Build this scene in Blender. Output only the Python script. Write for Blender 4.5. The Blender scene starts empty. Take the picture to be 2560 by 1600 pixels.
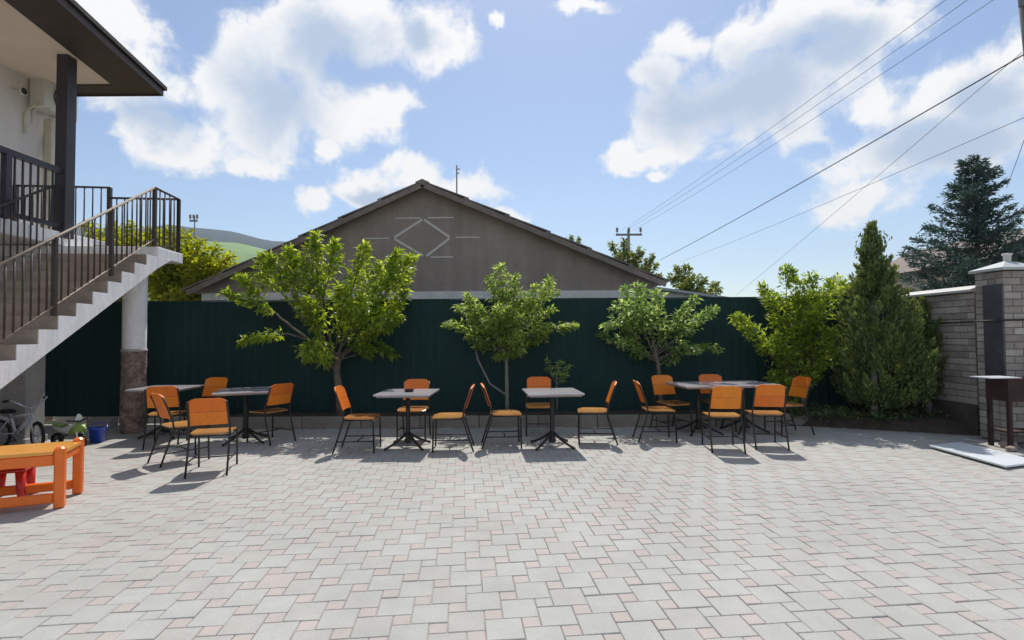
import bpy, math, random
from mathutils import Vector, Matrix
import numpy as np

random.seed(7)
rng = np.random.default_rng(7)
SC = bpy.context.scene
COL = SC.collection
R = math.radians

# ------------------------------------------------------------------ camera
CAM_Z = 1.55
FPX = 1300.0                      # focal length in photograph pixels (2560 wide)
PITCH = math.atan(38 / FPX)
ROLL = 0.0066
fwd = Vector((0, math.cos(PITCH), math.sin(PITCH)))
up0 = Vector((0, -math.sin(PITCH), math.cos(PITCH)))
rt0 = Vector((1, 0, 0))
RT = rt0 * math.cos(ROLL) - up0 * math.sin(ROLL)
UP = up0 * math.cos(ROLL) + rt0 * math.sin(ROLL)
CAMP = Vector((0, 0, CAM_Z))
cam_data = bpy.data.cameras.new("camera")
cam = bpy.data.objects.new("camera", cam_data)
COL.objects.link(cam)
cam_data.sensor_width = 36
cam_data.lens = FPX / 2560 * 36
cam_data.clip_start = 0.05
cam_data.clip_end = 20000
M = Matrix((RT, UP, -fwd)).transposed().to_4x4()
M.translation = CAMP
cam.matrix_world = M
SC.camera = cam

def ray(px, py):
    return fwd + RT * ((px - 1280) / FPX) + UP * ((800 - py) / FPX)
def atY(px, py, Y):
    d = ray(px, py); t = Y / d.y
    return CAMP + d * t
def atZ(px, py, z):
    d = ray(px, py); t = (z - CAM_Z) / d.z
    return CAMP + d * t
def atX(px, py, x):
    d = ray(px, py); t = x / d.x
    return CAMP + d * t

# ------------------------------------------------------------------ sky and sun
SUN_EL, SUN_AZ = R(57), R(5)
world = bpy.data.worlds.new("World")
SC.world = world
world.use_nodes = True
wt = world.node_tree
wt.nodes.clear()
def wn(t, **kw):
    n = wt.nodes.new(t)
    for k, v in kw.items():
        setattr(n, k, v)
    return n
def wl(a, b):
    wt.links.new(a, b)
def wmath(op, a, b=None, c=None, clamp=False):
    n = wn('ShaderNodeMath', operation=op, use_clamp=clamp)
    for i, v in enumerate((a, b, c)):
        if v is None:
            continue
        if isinstance(v, (int, float)):
            n.inputs[i].default_value = v
        else:
            wl(v, n.inputs[i])
    return n.outputs[0]
def wsmooth(v, lo, hi, a=0.0, b=1.0):
    n = wn('ShaderNodeMapRange', interpolation_type='SMOOTHSTEP')
    wl(v, n.inputs['Value'])
    n.inputs['From Min'].default_value = lo; n.inputs['From Max'].default_value = hi
    n.inputs['To Min'].default_value = a; n.inputs['To Max'].default_value = b
    return n.outputs[0]
def wvec(op, a, b=None, c=None):
    n = wn('ShaderNodeVectorMath', operation=op)
    for i, v in enumerate((a, b, c)):
        if v is None:
            continue
        if isinstance(v, (tuple, list)):
            n.inputs[i].default_value = v
        else:
            wl(v, n.inputs[i])
    return n

w_out = wn('ShaderNodeOutputWorld')
sky = wn('ShaderNodeTexSky', sky_type='NISHITA')
sky.sun_disc = False
sky.sun_elevation = SUN_EL
sky.sun_rotation = SUN_AZ
sky.air_density = 1.0
sky.dust_density = 0.6
sky.ozone_density = 1.5
bg_sky = wn('ShaderNodeBackground'); wl(sky.outputs[0], bg_sky.inputs[0])
bg_sky.inputs[1].default_value = 0.137
tc = wn('ShaderNodeTexCoord')
DIR = tc.outputs['Generated']
def wnoise(vec, scale, detail=6, rough=0.55, dist=0.0):
    n = wn('ShaderNodeTexNoise', noise_dimensions='3D')
    wl(vec, n.inputs['Vector'])
    n.inputs['Scale'].default_value = scale
    n.inputs['Detail'].default_value = detail
    n.inputs['Roughness'].default_value = rough
    n.inputs['Distortion'].default_value = dist
    return n
warp = wnoise(DIR, 6.0, 5, 0.6)
warp_v = wvec('MULTIPLY_ADD', wvec('SUBTRACT', warp.outputs['Color'], (0.5, 0.5, 0.5)).outputs[0], (0.13, 0.13, 0.13), DIR).outputs[0]
wd = wvec('NORMALIZE', warp_v).outputs[0]
sep = wn('ShaderNodeSeparateXYZ'); wl(wd, sep.inputs[0])
azn = wmath('ARCTAN2', sep.outputs[0], sep.outputs[1])
eln = wmath('ARCSINE', sep.outputs[2])
comb = wn('ShaderNodeCombineXYZ'); wl(azn, comb.inputs[0]); wl(eln, comb.inputs[1])
AE = comb.outputs[0]
# the cumulus heaps: where they stand in the sky as azimuth / elevation, each a few overlapping puffs
PUFFS = [  # centre and half sizes, in 2420-wide pixels
    (230, 50, 130, 95), (300, 190, 130, 90), (360, 320, 90, 55), (430, 340, 130, 60), (480, 215, 60, 60),
    (585, 130, 80, 100), (700, 110, 120, 110), (860, 60, 150, 105), (1030, 70, 80, 110),
    (620, 270, 150, 110), (780, 250, 160, 90), (920, 245, 90, 50), (600, 375, 75, 32), (775, 350, 35, 30),
    (745, 468, 55, 34), (860, 445, 80, 46), (985, 400, 65, 48), (1060, 440, 95, 45), (1190, 500, 60, 26),
    (1600, 120, 70, 50), (1560, 190, 80, 60), (1740, 110, 80, 80), (1880, 70, 180, 100), (2080, 50, 160, 80),
    (1640, 265, 150, 80), (1830, 215, 230, 120), (1465, 370, 55, 45), (1590, 345, 95, 45), (1545, 405, 38, 22),
    (2080, 240, 90, 70), (2230, 240, 120, 70), (2370, 190, 110, 90), (2130, 370, 230, 70), (2050, 470, 130, 55),
    (2320, 330, 180, 80), (1410, 0, 75, 30), (1180, 30, 16, 28), (2450, 90, 45, 70),
]
best = None
for (cx, cy, sx, sy) in PUFFS:
    d = ray(cx * 1.0579, cy * 1.0579).normalized()
    a0, e0 = math.atan2(d.x, d.y), math.asin(d.z)
    k = math.cos(e0)
    fx = 1.0579 / FPX * math.cos(a0) ** 1.0 * math.cos(e0)
    ra, re = 1.08 * sx * fx / k * math.cos(a0), 1.08 * sy * fx * math.cos(e0)
    v = wvec('MULTIPLY_ADD', AE, (1 / ra, 1 / re, 0), (-a0 / ra, -e0 / re, 0)).outputs[0]
    ln = wvec('LENGTH', v).outputs['Value']
    best = ln if best is None else wmath('SMOOTH_MIN', best, ln, 0.28)
heap = wmath('SUBTRACT', 1.12, best)
# the thick, shaded middles of the larger heaps
thick = None
for (cx, cy, sx, sy) in [(640, 250, 190, 150), (830, 130, 190, 110), (380, 290, 120, 70), (1000, 90, 70, 70), (1760, 230, 300, 150), (1960, 110, 200, 80), (2230, 340, 260, 90), (2330, 220, 130, 60), (900, 460, 90, 30)]:
    d = ray(cx * 1.0579, cy * 1.0579).normalized()
    a0, e0 = math.atan2(d.x, d.y), math.asin(d.z)
    fx = 1.0579 / FPX * math.cos(a0) * math.cos(e0)
    ra, re = sx * fx / math.cos(e0) * math.cos(a0), sy * fx * math.cos(e0)
    ln = wvec('LENGTH', wvec('MULTIPLY_ADD', AE, (1 / ra, 1 / re, 0), (-a0 / ra, -e0 / re, 0)).outputs[0]).outputs['Value']
    thick = ln if thick is None else wmath('SMOOTH_MIN', thick, ln, 0.4)
thick = wmath('SUBTRACT', 1.0, thick)
# the same kind of broken cumulus everywhere else in the sky
far_noise = wnoise(DIR, 2.6, 2, 0.5)
far_heap = wmath('MULTIPLY_ADD', far_noise.outputs[0], 4.2, -2.1)
w_az = wsmooth(wmath('ABSOLUTE', azn), 0.80, 1.0)
w_el = wsmooth(eln, 0.60, 0.78)
w_off = wmath('MAXIMUM', w_az, w_el)
mixf = wn('ShaderNodeMix', data_type='FLOAT')
wl(w_off, mixf.inputs[0]); wl(heap, mixf.inputs[2]); wl(far_heap, mixf.inputs[3])
FIELD = wmath('MINIMUM', mixf.outputs[0], 1.1)
mixt = wn('ShaderNodeMix', data_type='FLOAT')
wl(w_off, mixt.inputs[0]); wl(thick, mixt.inputs[2]); wl(wmath('SUBTRACT', far_heap, 0.25), mixt.inputs[3])
THICK = mixt.outputs[0]
fine = wnoise(DIR, 11.0, 10, 0.62, 0.4)
fine2 = wnoise(DIR, 5.0, 5, 0.55, 0.2)
dens = wmath('ADD', FIELD, wmath('MULTIPLY_ADD', fine.outputs[0], 2.6, -1.3))
alpha = wsmooth(dens, -0.10, 0.55)
hor = wsmooth(eln, 0.0, 0.10)
alpha = wmath('MULTIPLY', alpha, hor)
core = wsmooth(wmath('ADD', THICK, wmath('ADD', wmath('MULTIPLY_ADD', fine2.outputs[0], 1.5, -0.75), wmath('MULTIPLY_ADD', fine.outputs[0], 0.7, -0.35))), -0.1, 0.8)
ccol = wn('ShaderNodeMix', data_type='RGBA')
wl(core, ccol.inputs[0])
ccol.inputs[6].default_value = (1.0, 1.0, 1.0, 1)
ccol.inputs[7].default_value = (0.50, 0.61, 0.78, 1)
bg_cloud = wn('ShaderNodeBackground'); wl(ccol.outputs[2], bg_cloud.inputs[0])
bg_cloud.inputs[1].default_value = 1.02
mixs = wn('ShaderNodeMixShader')
wl(alpha, mixs.inputs[0]); wl(bg_sky.outputs[0], mixs.inputs[1]); wl(bg_cloud.outputs[0], mixs.inputs[2])
wl(mixs.outputs[0], w_out.inputs[0])

sun_data = bpy.data.lights.new("sun", 'SUN')
sun_data.energy = 4.7
sun_data.angle = R(0.53)
sun_data.color = (1.0, 0.955, 0.88)
sun = bpy.data.objects.new("sun", sun_data)
COL.objects.link(sun)
S = Vector((math.sin(SUN_AZ) * math.cos(SUN_EL), math.cos(SUN_AZ) * math.cos(SUN_EL), math.sin(SUN_EL)))
sun.rotation_euler = S.to_track_quat('Z', 'Y').to_euler()
sun.location = (0, 20, 30)

vs = SC.view_settings
vs.view_transform = 'Standard'
vs.look = 'None'
vs.exposure = 0.0
vs.gamma = 1.0
vs.use_curve_mapping = False
SC.cycles.use_denoising = True
SC.cycles.max_bounces = 8
SC.cycles.transparent_max_bounces = 8
SC.cycles.sample_clamp_indirect = 6

# ------------------------------------------------------------------ materials
MATS = {}
def mat(name, color, rough=0.7, noise=None, bump=None, metallic=0.0, spec=0.5, rnd=None, translucent=0.0, coords='Object', stops=None, coat=0.0, vary=0.0, streak=None):
    """color base; noise=(scale, amount) value variation; bump=(scale, strength); rnd=(attribute amount); stops: list of (pos,col) keyed by rnd attribute"""
    m = bpy.data.materials.new(name)
    m.use_nodes = True
    nt = m.node_tree
    nt.nodes.clear()
    out = nt.nodes.new('ShaderNodeOutputMaterial')
    bs = nt.nodes.new('ShaderNodeBsdfPrincipled')
    bs.inputs['Roughness'].default_value = rough
    bs.inputs['Metallic'].default_value = metallic
    bs.inputs['Specular IOR Level'].default_value = spec
    if coat:
        bs.inputs['Coat Weight'].default_value = coat
        bs.inputs['Coat Roughness'].default_value = 0.15
    tcn = nt.nodes.new('ShaderNodeTexCoord')
    def val(x):
        n = nt.nodes.new('ShaderNodeRGB'); n.outputs[0].default_value = (*x, 1); return n.outputs[0]
    if stops:
        at = nt.nodes.new('ShaderNodeAttribute'); at.attribute_name = 'rnd'
        cr = nt.nodes.new('ShaderNodeValToRGB')
        els = cr.color_ramp.elements
        els[0].position, els[0].color = stops[0][0], (*stops[0][1], 1)
        els[1].position, els[1].color = stops[-1][0], (*stops[-1][1], 1)
        for p_, c_ in stops[1:-1]:
            e = els.new(p_); e.color = (*c_, 1)
        nt.links.new(at.outputs['Fac'], cr.inputs[0])
        c = cr.outputs[0]
    else:
        c = val(color)
    if streak:
        mp = nt.nodes.new('ShaderNodeMapping'); mp.inputs['Scale'].default_value = (streak[0], streak[0], streak[0] * .05)
        nt.links.new(tcn.outputs[coords], mp.inputs[0])
        nz = nt.nodes.new('ShaderNodeTexNoise'); nz.inputs['Scale'].default_value = 1.0; nz.inputs['Detail'].default_value = 7; nz.inputs['Roughness'].default_value = .65
        nt.links.new(mp.outputs[0], nz.inputs['Vector'])
        mr = nt.nodes.new('ShaderNodeMapRange'); mr.inputs['From Min'].default_value = .38; mr.inputs['From Max'].default_value = .68
        mr.inputs['To Min'].default_value = 1.0; mr.inputs['To Max'].default_value = 1 - streak[1]
        nt.links.new(nz.outputs[0], mr.inputs['Value'])
        mx = nt.nodes.new('ShaderNodeMix'); mx.data_type = 'RGBA'; mx.blend_type = 'MULTIPLY'; mx.inputs[0].default_value = 1
        nt.links.new(c, mx.inputs[6]); nt.links.new(mr.outputs[0], mx.inputs[7]); c = mx.outputs[2]
    if noise:
        layers = noise if isinstance(noise, list) else [noise]
        for (sc_, am) in layers:
            nz = nt.nodes.new('ShaderNodeTexNoise')
            nz.inputs['Scale'].default_value = sc_
            nz.inputs['Detail'].default_value = 6
            nz.inputs['Roughness'].default_value = 0.6
            nt.links.new(tcn.outputs[coords], nz.inputs['Vector'])
            mr = nt.nodes.new('ShaderNodeMapRange')
            mr.inputs['From Min'].default_value = 0.3; mr.inputs['From Max'].default_value = 0.7
            mr.inputs['To Min'].default_value = 1 - am; mr.inputs['To Max'].default_value = 1 + am
            nt.links.new(nz.outputs[0], mr.inputs['Value'])
            mx = nt.nodes.new('ShaderNodeMix'); mx.data_type = 'RGBA'; mx.blend_type = 'MULTIPLY'
            mx.inputs[0].default_value = 1
            nt.links.new(c, mx.inputs[6]); nt.links.new(mr.outputs[0], mx.inputs[7])
            c = mx.outputs[2]
    if vary:
        oi = nt.nodes.new('ShaderNodeObjectInfo')
        hs0 = nt.nodes.new('ShaderNodeHueSaturation')
        for inp, lo, hi in (('Value', 1 - vary, 1 + vary), ('Hue', .5 - .004, .5 + .010)):
            mr = nt.nodes.new('ShaderNodeMapRange'); mr.inputs['To Min'].default_value = lo; mr.inputs['To Max'].default_value = hi
            nt.links.new(oi.outputs['Random'], mr.inputs['Value']); nt.links.new(mr.outputs[0], hs0.inputs[inp])
        nt.links.new(c, hs0.inputs['Color']); c = hs0.outputs[0]
    nt.links.new(c, bs.inputs['Base Color'])
    if bump:
        nz = nt.nodes.new('ShaderNodeTexNoise')
        nz.inputs['Scale'].default_value = bump[0]
        nz.inputs['Detail'].default_value = 5
        nt.links.new(tcn.outputs[coords], nz.inputs['Vector'])
        bp = nt.nodes.new('ShaderNodeBump')
        bp.inputs['Strength'].default_value = bump[1]
        bp.inputs['Distance'].default_value = 0.02
        nt.links.new(nz.outputs[0], bp.inputs['Height'])
        nt.links.new(bp.outputs[0], bs.inputs['Normal'])
    if translucent:
        tr = nt.nodes.new('ShaderNodeBsdfTranslucent')
        hs = nt.nodes.new('ShaderNodeHueSaturation')
        hs.inputs['Hue'].default_value = 0.485
        hs.inputs['Value'].default_value = 1.5
        hs.inputs['Saturation'].default_value = 1.1
        nt.links.new(c, hs.inputs['Color'])
        nt.links.new(hs.outputs[0], tr.inputs[0])
        ms = nt.nodes.new('ShaderNodeMixShader')
        ms.inputs[0].default_value = translucent
        nt.links.new(bs.outputs[0], ms.inputs[1]); nt.links.new(tr.outputs[0], ms.inputs[2])
        nt.links.new(ms.outputs[0], out.inputs[0])
    else:
        nt.links.new(bs.outputs[0], out.inputs[0])
    MATS[name] = m
    return m

mat('earth', (0.16, 0.14, 0.09), 0.95, [(0.4, 0.25), (5, 0.2)], (12, 0.4), coords='Object')
mat('paver_bed', (0.33, 0.315, 0.295), 0.95, (9, 0.3))
PAVER_STOPS = [(0.0, (0.358, 0.348, 0.322)), (0.3, (0.368, 0.362, 0.337)), (0.62, (0.376, 0.374, 0.350)), (0.66, (0.385, 0.360, 0.335)), (0.72, (0.385, 0.340, 0.315)), (1.0, (0.405, 0.355, 0.330))]
mat('paver', (0.4, 0.4, 0.4), 0.85, [(0.35, 0.09), (1.3, 0.06), (6, 0.06), (60, 0.06)], (90, 0.12), stops=PAVER_STOPS, coords='Object')
mat('kerb', (0.23, 0.205, 0.18), 0.9, [(3, 0.25), (40, 0.1)], (40, 0.3))
mat('soil', (0.055, 0.042, 0.03), 0.98, [(6, 0.4), (30, 0.2)], (25, 0.8))
mat('concrete', (0.36, 0.34, 0.32), 0.9, [(2.5, 0.2), (25, 0.1)], (30, 0.25))
mat('step', (0.32, 0.255, 0.205), 0.9, [(3, 0.2), (35, 0.12)], (40, 0.25))
mat('whitewash', (0.90, 0.895, 0.895), 0.85, [(2, 0.08), (14, 0.06)], (25, 0.12), streak=(6, .16))
mat('fieldstone', (0.21, 0.155, 0.125), 0.9, [(7, 0.65), (26, 0.4)], (16, 0.9))
mat('stucco_white', (0.72, 0.68, 0.65), 0.9, [(1.2, 0.06), (18, 0.04)], (60, 0.15), streak=(3, .12))
mat('soffit_cream', (0.80, 0.67, 0.53), 0.8, (2, 0.05))
mat('brown_wood', (0.050, 0.028, 0.022), 0.55, [(5, 0.25)], (20, 0.1))
mat('roof_edge', (0.035, 0.03, 0.03), 0.8, (20, 0.3), (40, 0.5))
mat('post_paint', (0.040, 0.035, 0.045), 0.5, (4, 0.2))
mat('rail_paint', (0.050, 0.036, 0.030), 0.5, [(8, 0.3)])
mat('rail_light', (0.22, 0.165, 0.12), 0.6, [(8, 0.25)])
mat('fence_green', (0.0065, 0.036, 0.036), 0.68, [(0.8, 0.16), (9, 0.10)], spec=0.25, streak=(5, .2))
mat('fence_post', (0.02, 0.04, 0.035), 0.5)
mat('gable', (0.335, 0.275, 0.235), 0.95, [(0.6, 0.10), (5, 0.08), (40, 0.05)], (50, 0.25), streak=(2.2, .22))
mat('pale_joint', (0.60, 0.56, 0.53), 0.9, (6, 0.1))
mat('slate', (0.19, 0.17, 0.15), 0.9, [(2, 0.25), (12, 0.2)], (14, 0.4))
mat('barge', (0.20, 0.165, 0.14), 0.85, [(2, 0.2), (12, 0.15)])
mat('pale_wall', (0.68, 0.655, 0.64), 0.9, [(2, 0.12), (12, 0.08)])
mat('pale_slate', (0.42, 0.43, 0.44), 0.85, [(2, 0.15)])
mat('orange_panel', (0.76, 0.180, 0.010), 0.5, [(3, 0.10), (22, 0.10)], vary=0.05)
mat('orange_seat', (0.50, 0.22, 0.06), 0.26, [(3, 0.14), (22, 0.10)], coat=0.4, vary=0.05)
mat('chair_tube', (0.028, 0.024, 0.022), 0.4, metallic=0.3)
mat('table_top', (0.44, 0.42, 0.44), 0.22, [(2.5, 0.12), (30, 0.06)], coat=0.4)
mat('table_edge', (0.30, 0.25, 0.21), 0.5)
mat('table_iron', (0.022, 0.020, 0.020), 0.45, metallic=0.2)
mat('kid_orange', (0.85, 0.165, 0.010), 0.4, [(4, 0.08)], coat=0.2)
mat('kid_top', (0.80, 0.36, 0.07), 0.22, [(4, 0.06)], coat=0.3)
mat('kid_red', (0.55, 0.022, 0.014), 0.32, (4, 0.06), coat=0.2)
mat('rubber', (0.015, 0.015, 0.016), 0.85)
mat('bike_silver', (0.55, 0.56, 0.60), 0.3, metallic=0.6)
mat('bike_white', (0.66, 0.67, 0.72), 0.35)
mat('toy_green', (0.30, 0.42, 0.10), 0.35)
mat('toy_white', (0.72, 0.74, 0.68), 0.35)
mat('toy_blue', (0.015, 0.06, 0.42), 0.28, coat=0.4)
mat('ac_white', (0.62, 0.61, 0.55), 0.45, (4, 0.05))
mat('dark_grille', (0.03, 0.03, 0.03), 0.6)
mat('pipe_cream', (0.58, 0.55, 0.42), 0.6, (5, 0.08))
mat('brick', (0.4, 0.37, 0.34), 0.9, [(12, 0.12), (50, 0.08)], (60, 0.3), stops=[(0.0, (0.247, 0.215, 0.189)), (0.5, (0.338, 0.296, 0.267)), (1.0, (0.416, 0.377, 0.345))])
mat('mortar', (0.16, 0.145, 0.13), 0.95, (20, 0.2))
mat('dark_tile', (0.055, 0.055, 0.06), 0.5, [(5, 0.3), (40, 0.15)])
mat('plinth', (0.075, 0.062, 0.05), 0.95, [(4, 0.35)], (20, 0.5))
mat('coping', (0.46, 0.45, 0.42), 0.6, (5, 0.1))
mat('cap_metal', (0.45, 0.47, 0.46), 0.45, (4, 0.06))
mat('cable_black', (0.012, 0.012, 0.012), 0.6)
mat('rust_iron', (0.035, 0.012, 0.010), 0.75, [(6, 0.45), (40, 0.25)], (30, 0.3))
mat('sheet_white', (0.72, 0.74, 0.77), 0.3, (5, 0.06))
mat('board_white', (0.66, 0.69, 0.72), 0.35, [(3, 0.08)])
mat('rubble', (0.30, 0.24, 0.20), 0.95, [(8, 0.35)], (22, 0.6))
mat('mauve_roof', (0.34, 0.17, 0.19), 0.55, [(1.5, 0.15)])
mat('dark_roof', (0.10, 0.06, 0.055), 0.7, [(1.5, 0.2)])
mat('far_wall', (0.55, 0.48, 0.40), 0.9, (2, 0.1))
mat('pane', (0.05, 0.06, 0.08), 0.1)
mat('bark', (0.16, 0.13, 0.105), 0.95, [(9, 0.35)], (30, 0.7))
mat('bark_grey', (0.24, 0.22, 0.20), 0.95, [(9, 0.3)], (30, 0.6))
mat('wire', (0.06, 0.065, 0.08), 0.7)
mat('pole_grey', (0.20, 0.20, 0.21), 0.8, (4, 0.15))
mat('hill_wood', (0.012, 0.036, 0.042), 0.95, [(0.012, 0.25), (0.08, 0.2)])
mat('hill_field', (0.17, 0.27, 0.10), 0.95, [(0.02, 0.2)])
mat('leaf_fruit', (0.1, 0.2, 0.03), 0.42, stops=[(0.0, (0.096, 0.170, 0.020)), (0.5, (0.231, 0.331, 0.036)), (0.85, (0.343, 0.443, 0.062)), (1.0, (0.476, 0.561, 0.123))], translucent=0.58)
mat('leaf_plum', (0.1, 0.2, 0.03), 0.42, stops=[(0.0, (0.116, 0.198, 0.041)), (0.5, (0.251, 0.353, 0.074)), (0.85, (0.349, 0.457, 0.122)), (1.0, (0.500, 0.584, 0.212))], translucent=0.56)
mat('leaf_cool', (0.1, 0.2, 0.03), 0.42, stops=[(0.0, (0.092, 0.176, 0.050)), (0.5, (0.216, 0.336, 0.083)), (0.85, (0.333, 0.444, 0.131)), (1.0, (0.533, 0.636, 0.295))], translucent=0.55)
mat('leaf_yellow', (0.1, 0.2, 0.03), 0.42, stops=[(0.0, (0.114, 0.149, 0.013)), (0.5, (0.239, 0.280, 0.022)), (1.0, (0.373, 0.410, 0.041))], translucent=0.58)
mat('leaf_far', (0.1, 0.2, 0.03), 0.42, stops=[(0.0, (0.075, 0.119, 0.031)), (0.5, (0.175, 0.225, 0.050)), (1.0, (0.300, 0.325, 0.100))], translucent=0.45)
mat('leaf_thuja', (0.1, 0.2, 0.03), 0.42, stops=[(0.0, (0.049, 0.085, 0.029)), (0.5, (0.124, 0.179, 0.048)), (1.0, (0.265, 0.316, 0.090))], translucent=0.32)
mat('leaf_spruce', (0.1, 0.2, 0.03), 0.6, stops=[(0.0, (0.024, 0.054, 0.048)), (0.6, (0.053, 0.106, 0.088)), (1.0, (0.106, 0.173, 0.136))], translucent=0.12)

# ------------------------------------------------------------------ mesh helpers
class MB:
    def __init__(self):
        self.v, self.f, self.r, self.s = [], [], [], []
    def add(self, vs_, fs_, rnd=None, smooth=False):
        o = len(self.v)
        self.v += [tuple(p) for p in vs_]
        self.f += [tuple(i + o for i in q) for q in fs_]
        self.r += [0.5 if rnd is None else rnd] * len(fs_)
        self.s += [smooth] * len(fs_)
        return self
    def box(self, c, s, rz=0.0, rnd=None, mtx=None):
        hx, hy, hz = s[0] / 2, s[1] / 2, s[2] / 2
        pts = [Vector((x, y, z)) for z in (-hz, hz) for y in (-hy, hy) for x in (-hx, hx)]
        m = (mtx or Matrix.Rotation(rz, 4, 'Z'))
        c = Vector(c)
        pts = [c + (m @ p) for p in pts]
        fs = [(0, 2, 3, 1), (4, 5, 7, 6), (0, 1, 5, 4), (2, 6, 7, 3), (0, 4, 6, 2), (1, 3, 7, 5)]
        return self.add(pts, fs, rnd)
    def rbox(self, c, s, ch=0.01, rz=0.0, rnd=None):
        """box with chamfered vertical edges and top/bottom rims"""
        hx, hy, hz = s[0] / 2, s[1] / 2, s[2] / 2
        def ring(ix, z):
            x, y = hx - ix, hy - ix
            k = ch
            return [(x, y - k, z), (x - k, y, z), (-x + k, y, z), (-x, y - k, z), (-x, -y + k, z), (-x + k, -y, z), (x - k, -y, z), (x, -y + k, z)]
        rings = [ring(ch, -hz), ring(0, -hz + ch), ring(0, hz - ch), ring(ch, hz)]
        m = Matrix.Rotation(rz, 4, 'Z'); c = Vector(c)
        pts = [c + m @ Vector(p) for rg in rings for p in rg]
        fs = []
        for a in range(3):
            for i in range(8):
                j = (i + 1) % 8
                fs.append((a * 8 + i, a * 8 + j, a * 8 + 8 + j, a * 8 + 8 + i))
        fs.append(tuple(reversed(range(8)))); fs.append(tuple(range(24, 32)))
        return self.add(pts, fs, rnd)
    def tube(self, path, r, n=8, caps=True, rnd=None):
        path = [Vector(p) for p in path]
        rr = r if isinstance(r, (list, tuple)) else [r] * len(path)
        pts, fs = [], []
        prev = None
        for i, p in enumerate(path):
            if i == 0: t = path[1] - path[0]
            elif i == len(path) - 1: t = path[-1] - path[-2]
            else: t = (path[i + 1] - path[i]).normalized() + (path[i] - path[i - 1]).normalized()
            t.normalize()
            if prev is None:
                ref = Vector((0, 0, 1)) if abs(t.z) < 0.9 else Vector((1, 0, 0))
                a = t.cross(ref).normalized()
            else:
                a = (prev - t * prev.dot(t)).normalized()
            prev = a
            b = t.cross(a)
            for k in range(n):
                th = 2 * math.pi * k / n
                pts.append(p + (a * math.cos(th) + b * math.sin(th)) * rr[i])
        for i in range(len(path) - 1):
            for k in range(n):
                k2 = (k + 1) % n
                fs.append((i * n + k, i * n + k2, (i + 1) * n + k2, (i + 1) * n + k))
        self.add(pts, fs, rnd, smooth=n > 5)
        if caps:
            o = len(self.v) - len(pts)
            self.f += [tuple(o + k for k in reversed(range(n))), tuple(o + (len(path) - 1) * n + k for k in range(n))]
            self.r += [0.5 if rnd is None else rnd] * 2
            self.s += [False] * 2
        return self
    def lathe(self, prof, n=24, c=(0, 0, 0), mtx=None):
        pts, fs = [], []
        m = mtx or Matrix.Identity(4); c = Vector(c)
        for (r_, z) in prof:
            for k in range(n):
                th = 2 * math.pi * k / n
                pts.append(c + m @ Vector((r_ * math.cos(th), r_ * math.sin(th), z)))
        for i in range(len(prof) - 1):
            for k in range(n):
                k2 = (k + 1) % n
                fs.append((i * n + k, i * n + k2, (i + 1) * n + k2, (i + 1) * n + k))
        return self.add(pts, fs, smooth=True)
    def prism(self, poly, z0, z1):
        n = len(poly)
        pts = [(x, y, z0) for x, y in poly] + [(x, y, z1) for x, y in poly]
        fs = [tuple(reversed(range(n))), tuple(range(n, 2 * n))] + [(i, (i + 1) % n, n + (i + 1) % n, n + i) for i in range(n)]
        return self.add(pts, fs)
    def extr(self, poly3, vec):
        """extrude a planar 3D polygon along vec"""
        n = len(poly3); vec = Vector(vec)
        pts = [Vector(p) for p in poly3]; pts += [p + vec for p in pts]
        fs = [tuple(range(n)), tuple(reversed(range(n, 2 * n)))] + [((i + 1) % n, i, n + i, n + (i + 1) % n) for i in range(n)]
        return self.add(pts, fs)
    def mesh(self, name, m):
        me = bpy.data.meshes.new(name)
        me.from_pydata(self.v, [], self.f)
        me.update()
        at = me.attributes.new('rnd', 'FLOAT', 'FACE')
        at.data.foreach_set('value', self.r)
        me.polygons.foreach_set('use_smooth', self.s)
        me.materials.append(MATS[m])
        return me
    def build(self, name, m, parent=None, loc=None, bevel=0.0):
        o = bpy.data.objects.new(name, self.mesh(name, m))
        COL.objects.link(o)
        if parent is not None:
            o.parent = parent
        if loc is not None:
            o.location = loc
        if bevel:
            b = o.modifiers.new('bevel', 'BEVEL'); b.width = bevel; b.segments = 2; b.limit_method = 'ANGLE'
        return o

def tag(o, label=None, cat=None, group=None, kind=None):
    if label: o['label'] = label
    if cat: o['category'] = cat
    if group: o['group'] = group
    if kind: o['kind'] = kind
    return o
def empty(name, loc=(0, 0, 0), rz=0.0, label=None, cat=None, group=None, kind=None):
    o = bpy.data.objects.new(name, None)
    o.empty_display_size = 0.2
    COL.objects.link(o)
    o.location = loc
    o.rotation_euler = (0, 0, rz)
    return tag(o, label, cat, group, kind)
def copy_tree(o, parent=None):
    c = o.copy(); COL.objects.link(c); c.parent = parent
    for ch in list(o.children):
        copy_tree(ch, c)
    return c
def lp(o, p):
    """world point -> local of a thing that is moved and turned about z only"""
    return Matrix.Rotation(-o.rotation_euler.z, 3, 'Z') @ (Vector(p) - o.location)

# ------------------------------------------------------------------ ground and paving
g = MB()
g.add([(-9000, -9000, -0.12), (9000, -9000, -0.12), (9000, 9000, -0.12), (-9000, 9000, -0.12)], [(0, 1, 2, 3)])
tag(g.build('ground', 'earth'), kind='structure')

BED_Y = 8.80
paving = empty('paving', (0, 0, 0), kind='structure')
b = MB(); b.add([(-13, -3, -0.008), (10, -3, -0.008), (10, 9.46, -0.008), (-13, 9.46, -0.008)], [(0, 1, 2, 3)])
b.build('paving_bed', 'paver_bed', paving)

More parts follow.
